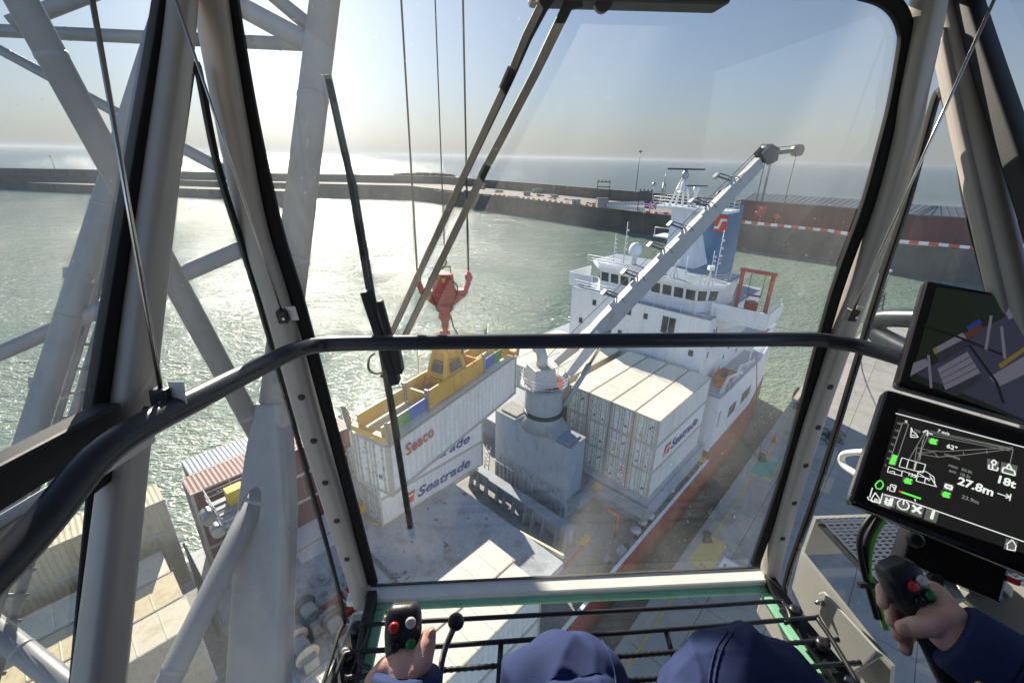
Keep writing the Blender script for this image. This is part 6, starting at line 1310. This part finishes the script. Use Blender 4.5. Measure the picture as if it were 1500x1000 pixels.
# camera picture above
S2=screen('camera_screen','black framed camera monitor showing a dim view down on containers, above the control screen',(1357,408),(1313,564),.84,.80,.19,.33,.03)
cols=dict(sea=(.014,.020,.010),white=(.20,.19,.25),shade=(.035,.034,.05),deck=(.05,.05,.085),blue=(.02,.05,.25),red=(.10,.04,.025),yel=(.22,.17,.03),blk=(.008,.008,.01))
E_={k:emis('picture_'+k,v,.22) for k,v in cols.items()}
spoly(S2,[(1372,420),(1560,450),(1560,640),(1333,556)],E_['sea'],'picture_sea',.0010)
P2=lambda c,pts,o: spoly(S2,pts,E_[c],'picture_'+{'white':'container','shade':'shadow','deck':'deck','blue':'container','red':'container','yel':'spreader','blk':'shadow','sea':'sea'}[c],o)
P2('deck',[(1342,548),(1400,516),(1437,482),(1520,440),(1560,460),(1560,640),(1440,588)],.0013)
P2('white',[(1366,511),(1410,487),(1417,494),(1369,519)],.0018); P2('yel',[(1366,511),(1371,509),(1374,516),(1369,519)],.0020); P2('shade',[(1369,519),(1417,494),(1423,505),(1378,531)],.0018)
P2('red',[(1411,489),(1436,474),(1443,483),(1417,497)],.0018); P2('blue',[(1415,479),(1434,467),(1439,473),(1419,484)],.0022)
for k in range(4): P2('white',[(1373+3*k,540+8*k),(1417+5*k,515+8*k),(1421+5*k,522+8*k),(1376+3*k,547+8*k)],.0020)
P2('shade',[(1384,574),(1434,547),(1440,556),(1400,580)],.0018); P2('white',[(1333,551),(1338,531),(1356,525),(1362,535)],.0018); P2('white',[(1468,450),(1520,422),(1560,430),(1478,468)],.0018); P2('white',[(1449,552),(1520,510),(1560,520),(1463,566)],.0018); P2('yel',[(1462,534),(1500,508),(1503,513),(1466,540)],.0022)
slines(S2,[[(1452,462),(1446,500),(1444,512)],[(1467,478),(1472,525)],[(1360,520),(1364,568)]],E_['white'],'picture_crane',.004,.0024); slines(S2,[[(1350,476),(1395,490),(1470,520)],[(1420,505),(1460,560),(1470,590)]],E_['blk'],'picture_shadow',.004,.0022)
# bracket, arm and cables below the screens
br=thing('screen_bracket','dark bracket box with steel arm holding the control screen','bracket',dep(1380,830,.78))
m=MB(); m.box(dep(1385,822,.76),(.062,.03,.035),(S1[2],-S1[3],S1[4])); m.build('bracket_box',M['gloss'],br,bevel=.004)
m=MB(); m.beam(dep(1352,805,.78),dep(1402,882,.72),.02,.02); m.beam(dep(1438,830,.74),dep(1480,870,.72),.03,.01); m.build('steel_arm',M['sheet'],br,bevel=.003)
for p in ((1337,790),(1366,848)): m=MB(); m.lathe(dep(*p,.735),[(.010,0),(.012,.012),(.008,.02)],14,axis=S1[4]); m.build('knob',M['blackp'],br)
m=MB(); m.beam(dep(1440,905,.74),dep(1500,865,.74),.09,.03); m.beam(dep(1395,900,.77),dep(1455,890,.77),.03,.05); m.build('console_plate',M['sheet'],br,bevel=.004)
m=MB(); m.box(dep(1483,850,.70),(.007,.004,.006),(S1[2],-S1[3],S1[4])); m.build('red_switch',M['bred'],br)
cbl=thing('cable_bundle','bundle of two black cables and one bright green cable hanging below the control screen','cable',dep(1280,880,.78))
for nm,mm,pts,rr in (('black_cable','cblack',((1300,735),(1276,757),(1260,785),(1262,820),(1272,860),(1285,905)),.0052),('black_cable','cblack',((1306,738),(1283,765),(1269,795),(1270,830),(1278,862),(1290,905)),.0052),('green_cable','cgreen',((1312,742),(1290,765),(1275,800),(1272,840),(1282,875),(1298,920)),.0055)):
    m=MB(); m.tube(curve([dep(*p,.79) for p in pts],6),rr,8); m.build(nm,M[mm],cbl)
m=MB(); c=dep(1271,856,.785); m.box(c,(.016,.004,.004),(RV,UV_,WV)); m.build('cable_tie',M['cblack'],cbl)
# ------------------------------------------------------------------ joysticks
def joystick(name,label,c,a,yaw,buttons):
    """c: centre of the head; a: stick axis (up)"""
    a=Vector(a).normalized(); x=(CR*math.cos(yaw)+CF*math.sin(yaw)); x=(x-a*x.dot(a)).normalized(); y=a.cross(x) # y: away from the operator
    if y.dot(CF)<0: y=-y
    c=Vector(c); t=thing(name,label,'joystick',c-a*.26)
    # head: superellipse sections leaning back
    mb=MB(); rings=[]
    for h,w,d,sh in ((-.046,.013,.013,.002),(-.036,.018,.016,.0),(-.02,.0225,.018,.0),(.0,.024,.0185,0),(.018,.0235,.018,.0),(.028,.021,.016,.002),(.0335,.015,.011,.003)):
        r=[]
        for k in range(28):
            A=2*PI*k/28; ca,sa=math.cos(A),math.sin(A); e=.5; r.append(c+a*h+x*(w*math.copysign(abs(ca)**e,ca))+y*(sh+d*math.copysign(abs(sa)**e,sa)))
        rings.append(r)
    mb.loft(rings,smooth=True); hd=mb.build('grip_head',M['blackp'],t)
    for (u,v,mm) in buttons:
        p=c+x*u+a*v-y*.018; mb=MB(); mb.lathe(p,[(.0068,.0),(.0068,.003),(.0058,.0048),(.003,.0056)],16,axis=-y); mb.build('button',M[mm],hd)
    mb=MB(); mb.tube([c-a*.04,c-a*.075,c-a*.115,c-a*.15],[.0145,.0155,.0165,.017],16); mb.build('grip',M['blackp'],t)
    mb=MB(); prof=[]
    for k in range(13): prof.append(((.030 if k%2 else .024)+.0028*k*.5,-.008*k))
    mb.lathe(c-a*.145,prof,22,axis=a); mb.build('bellows',M['rubber'],t)
    return t,x,y,a,c
JL=joystick('left_joystick'.replace('left_',''),'black joystick in the left hand with red, white, green and black buttons',dep(591,924,.60),CZ*.76+CF*.64-CR*.02,R(4),((-.010,.010,'bred'),(.011,.014,'bwhite'),(.012,-.010,'bgreen'),(-.009,-.012,'bblack')))
JR=joystick('joystick','black joystick in the right hand below the control screen with red and pink buttons',dep(1326,858,.60),CZ*.80+CF*.46-CR*.38,R(-6),((-.002,.010,'bred'),(.012,.012,'bwhite'),(.013,-.008,'bgreen'),(-.003,-.010,'bblack')))
lv=thing('hand_lever','bent steel lever with a black ball knob between left hand and left knee','lever',dep(645,1010,.62))
m=MB(); m.tube(curve([dep(643,1030,.62),dep(645,985,.62),dep(652,950,.62),dep(668,912,.62)],6),.0042,10); m.build('rod',M['chrome'],lv); m=MB(); m.ball(dep(668,910,.62),.0115,16); m.build('knob',M['blackp'],lv)
rc=thing('armrest_console','black armrest console carrying the right joystick','console',JR[4]-JR[3]*.27)
b0=JR[4]-JR[3]*.262
m=MB(); m.box(b0-CF*.06+CR*.02,(.075,.15,.014),(CR,CF,CZ)); m.build('top_plate',M['cabd'],rc,bevel=.008); m=MB(); m.box(b0-CF*.08+CR*.02-CZ*.10,(.06,.10,.085),(CR,CF,CZ)); m.build('base_box',M['blackp'],rc,bevel=.01)
m=MB(); m.lathe(dep(1243,996,.68),[(.006,0),(.005,.004)],10,axis=CZ); m.build('bolt',M['chrome'],rc)
lc=thing('armrest_console','black armrest console carrying the left joystick','console',JL[4]-JL[3]*.27)
b1=JL[4]-JL[3]*.262
m=MB(); m.box(b1-CF*.08-CR*.03,(.07,.12,.014),(CR,CF,CZ)); m.build('top_plate',M['cabd'],lc,bevel=.008); m=MB(); m.box(b1-CF*.10-CR*.03-CZ*.10,(.055,.09,.085),(CR,CF,CZ)); m.build('base_box',M['blackp'],lc,bevel=.01)
# ------------------------------------------------------------------ operator
person=thing('person','person in a navy coverall seated in the cab with both hands on joysticks','person',cb(.24,-.1,-1.24))
seat=thing('operator_seat','dark operator seat under the person in the navy coverall','seat',cb(.24,-.15,-1.24))
m=MB(); m.cbox(.0,.48,-.42,.12,-1.02,-.90); m.build('cushion',M['cabd'],seat,bevel=.04); m=MB(); m.box(cb(.24,-.47,-.52),(.23,.05,.40),(CR,(CF+CZ*-.15).normalized(),(CZ-CF*.15).normalized())); m.build('backrest',M['cabd'],seat,bevel=.04)
m=MB(); m.cbox(.12,.36,-.35,.05,-1.245,-1.02); m.build('pedestal',M['blackp'],seat,bevel=.02)
def hand(mb,J,side,lower,thumb,wr):
    """closed hand on the stick: palm on `side`, fingers round the far side"""
    _,x,y,a,c=J; S=x*side; f=y
    c0=c-a*lower; MC=[]
    for k in range(4):
        ck=c0-a*(.0195*k)
        o=[.002,.004,.002,-.004][k]; mc=ck+S*.037+f*(.006+o); pip=ck+S*(.020)+f*(.040+o); dip=ck-S*.010+f*(.036+o*.5); tip=ck-S*.029+f*(.016)
        if k==0 and thumb=='across': pip+=a*.006; dip+=a*.008; tip+=a*.006
        mb.tube([mc,pip.lerp(mc,.5)+f*.004+S*.003,pip,dip,tip],[.0118,.0108,.0104,.0092,.0080],12); mb.ball(tip,.0082,12); mb.ball(pip,.0108,12); mb.ball(dip,.0094,12); mb.ball(mc,.0130,12)
        MC.append(mc); w0=wr+a*(.012-.011*k)+S*.002; mb.tube([w0,w0.lerp(mc,.5)+S*.006,mc],[.0175,.0150,.0128],12)
    mb.ball(wr.lerp(MC[1],.45)-S*.004,.022,14); mb.ball(wr.lerp(MC[2],.55)-S*.002,.021,14)
    tb=wr.lerp(c0,.30)-S*.004+a*.006
    if thumb=='up': mp_=c0-f*.036+S*.002+a*.000; ip=c0-S*.028-f*.028+a*.028; tip=c0-S*.035-f*.016+a*.055
    else: mp_=c0-f*.036+S*.018-a*.002; ip=c0-f*.035-S*.012-a*.004; tip=c0-f*.021-S*.038-a*.004
    mb.tube([tb,tb.lerp(mp_,.55)-f*.003,mp_,mp_.lerp(ip,.5),ip,ip.lerp(tip,.6),tip],[.019,.0175,.0145,.0128,.0130,.0125,.0095],14); mb.ball(tip,.0098,14); mb.ball(ip,.0133,14); mb.ball(mp_,.0150,14); mb.ball(tb,.0205,14)
    return wr,tip,ip,f,S,a
bd=MB()
wl_,tl,il,fl__,SL,aL=hand(bd,JL,-1,.056,'up',dep(597,979,.575))
wr_,tr_,ir_,fr__,SR,aR=hand(bd,JR,1,.026,'across',dep(1392,926,.565))
shL,shR=cb(.055,-.16,-.30),cb(.425,-.16,-.30); elL,elR=wl_-CF*.23-CR*.035-CZ*.0,wr_-CF*.20+CR*.13-CZ*.04
elR=dep(1640,1090,.48); elL=dep(575,1330,.50)
for w_,el,sh_ in ((wl_,elL,shL),(wr_,elR,shR)): bd.tube([w_,w_.lerp(el,.35),el],[.024,.030,.038],16); bd.ball(w_,.0255,14); bd.tube([el,sh_],[.04,.05],16)
HC=cb(.24,-.14,.02)
bd.tube([cb(.24,-.17,-.95),cb(.24,-.17,-.55),cb(.24,-.17,-.32),cb(.24,-.16,-.20)],[.13,.14,.13,.06],18); bd.tube([cb(.24,-.16,-.26),cb(.24,-.145,-.08)],[.055,.055],16); bd.tube([shL,shR],[.055,.055],14)
bd.ball(HC+CZ*.01,.098,20,(.80,.98,1.2),(CR,CF,CZ)); bd.ball(HC+CF*.055-CZ*.075,.05,14,(.85,.8,.8),(CR,CF,CZ)); bd.ball(HC+CF*.10-CZ*.015,.015,10,(.9,1.2,1.5),(CR,CF,CZ))
for sg in (-1,1): bd.ball(HC+CR*(sg*.08)-CZ*.005,.028,10,(.3,.7,1),(CR,CF,CZ))
knL,knR=dep(828,1000,.70),dep(1085,1012,.66)
hpL,hpR=cb(.155,-.12,-.86),cb(.335,-.12,-.86); ftL,ftR=cb(.10,.50,-1.19),cb(.40,.46,-1.19)
for h,k,f in ((hpL,knL,ftL),(hpR,knR,ftR)): bd.tube([h,k],[.085,.058],16); bd.ball(k,.056,14); bd.tube([k,k.lerp(f,.4)-CF*.02,f],[.055,.052,.038],14)
def solid(mb,name,mm,parent,vox,sm=3,disp=None):
    o=mb.build(name,mm,parent); bpy.context.view_layer.objects.active=o
    r=o.modifiers.new('skin','REMESH'); r.mode='VOXEL'; r.voxel_size=vox; r.use_smooth_shade=True
    s=o.modifiers.new('smooth','SMOOTH'); s.factor=.5; s.iterations=sm
    if disp:
        for nm,sc,st_ in disp:
            tx=bpy.data.textures.new(nm,'CLOUDS'); tx.noise_scale=sc; tx.noise_depth=2; d=o.modifiers.new(nm,'DISPLACE'); d.texture=tx; d.strength=st_; d.mid_level=.5; d.texture_coords='LOCAL'
    dg=bpy.context.evaluated_depsgraph_get(); me=bpy.data.meshes.new_from_object(o.evaluated_get(dg)); o.modifiers.clear(); o.data=me
    for p in me.polygons: p.use_smooth=True
    return o
body=solid(bd,'body',M['skin'],person,.0030,4)
for tip,ip,nrm in ((tl,il,(aL*.25-fl__*.8-SL*.5)),(tr_,ir_,(-fr__*.9+aR*.45))):
    n=nrm.normalized(); d=(tip-ip).normalized(); n=(n-d*n.dot(d)).normalized(); s=n.cross(d); m=MB(); m.ball(tip-d*.002+n*.0088,.0068,14,(.85,1.1,.30),(s,d,n)); m.build('thumbnail',M['nail'],body)
m=MB(); m.ball(HC+CZ*.035-CF*.02,.105,20,(.84,.98,1.1),(CR,CF,CZ)); m.build('hair',M['cabd'],person)
for sg in (-1,1): m=MB(); m.ball(HC+CR*(sg*.032)+CF*.085+CZ*.012,.012,12); m.build('eye',M['bwhite'],person)
# coverall with sleeves, trouser legs and knee folds
cv=MB()
def cuffdir(w_,el): return (el-w_).normalized()
for w_,el,sh_ in ((wl_,elL,shL),(wr_,elR,shR)):
    d=cuffdir(w_,el); cv.tube([w_+d*.022,w_+d*.045,w_.lerp(el,.5)+d*.02,el],[.038,.041,.050,.055],20); cv.ball(el,.056,14); cv.tube([el,sh_],[.056,.068],18); cv.ball(sh_,.075,14)
cv.tube([cb(.24,-.17,-.97),cb(.24,-.17,-.55),cb(.24,-.17,-.33),cb(.24,-.16,-.23)],[.17,.165,.155,.085],20); cv.tube([shL,shR],[.075,.075],16); cv.tube([hpL+CZ*.02,hpR+CZ*.02],[.12,.12],16)
for h,k,f,sg in ((hpL,knL,ftL,-1),(hpR,knR,ftR,1)):
    cv.tube([h,h.lerp(k,.5),k-(k-h).normalized()*.03],[.118,.106,.092 if sg<0 else .104],22); [cv.ball(k+CR*o_-CF*.012*abs(o_)/.03,(.076 if sg<0 else .086)-abs(o_)*.12,20) for o_ in ((-.03,-.01,.012,.03) if sg<0 else (-.045,-.02,.01,.04))]; cv.tube([k,k.lerp(f,.5)-CF*.02,f+CZ*.06],[.077,.07,.058],18)
    d=(k-h).normalized(); s=d.cross(CZ).normalized(); u=s.cross(d)
    # gathered folds behind the kneecap
    for q,(al,rr) in enumerate(((-.045,.007),(-.085,.008),(-.13,.007))):
        cv.tube([k+d*(al+.02*math.sin(j*.9+q))+s*(.082*math.cos(A))*(1+.02*q)+u*(.082*math.sin(A)) for j,A in enumerate([R(10+16*i) for i in range(10)])],[.003]+[rr]*8+[.003],8)
cov=solid(cv,'coverall',M['navy'],person,.0042,9,(('folds_large',.13,.012),))
me=cov.data; nrm=[v.normal.copy() for v in me.vertices]
for v,n in zip(me.vertices,nrm):
    p=v.co; a=noise.noise((p.x*11+3,p.y*4.0,p.z*5)); b=noise.noise((p.x*15+p.y*6,p.y*7-p.x*5,p.z*11+7)); c=noise.noise((p.x*33,p.y*21+5,p.z*27))
    v.co=p+n*(.008*((1-abs(a))**5-.3)+.007*((1-abs(b))**6-.25)+.0022*c)
from mathutils.bvhtree import BVHTree
bv=BVHTree.FromPolygons([v.co+person.location for v in me.vertices],[tuple(q.vertices) for q in me.polygons])
def onto(px,py,o=.0006):
    d=ray(px,py).normalized(); h=bv.ray_cast(Vector((0,0,0)),d); return None if h[0] is None else h[0]+h[1]*o
for nm,pts in (('seam',[(1066,925),(1052,945),(1043,970),(1038,1000),(1036,1030)]),('seam',[(1074,926),(1060,947),(1051,972),(1046,1000),(1044,1030)]),('seam',[(880,935),(893,960),(900,985),(903,1020)])):
    q=[onto(*p) for p in curve([Vector((a,b,0)) for a,b in pts],5) for p in [(p.x,p.y)]]; q=[x for x in q if x is not None]
    if len(q)>3: m=MB(); m.tube(q,[.0011 if k%2 else .0016 for k in range(len(q))],6); m.build(nm,M['navy'],cov)
# cuffs, knee flap seam and press stud
for w_,el in ((wl_,elL),(wr_,elR)):
    d=cuffdir(w_,el); m=MB(); m.tube([w_+d*.002,w_+d*.006,w_+d*.046,w_+d*.050],[.0405,.0435,.0455,.0445],28); m.tube([w_+d*.050,w_+d*.0525],[.0462,.0462],28); m.build('cuff',M['navy'],cov)
ps_=dep(1374,978,.5); 
d=cuffdir(wr_,elR); cc=wr_+d*.035; vn=(Vector((0,0,0))-cc); vn=(vn-d*vn.dot(d)).normalized(); vs_=d.cross(vn); pn=(vn*.72+vs_*(-.69 if vs_.dot(UV_)>0 else .69)).normalized(); m=MB(); m.lathe(cc+pn*.0445,[(.0062,0),(.0062,.002),(.004,.003)],14,axis=pn); m.build('press_stud',M['brass'],cov)
for sg,(b,c_) in enumerate(((ftL,knL),(ftR,knR))):
    m=MB(); m.ball(b+CF*.06,.055,14,(.85,2.1,.8),(CR,CF,CZ)); m.box(b+CF*.06-CZ*.035,(.045,.115,.012),(CR,CF,CZ)); m.build('boot',M['blackp'],person)
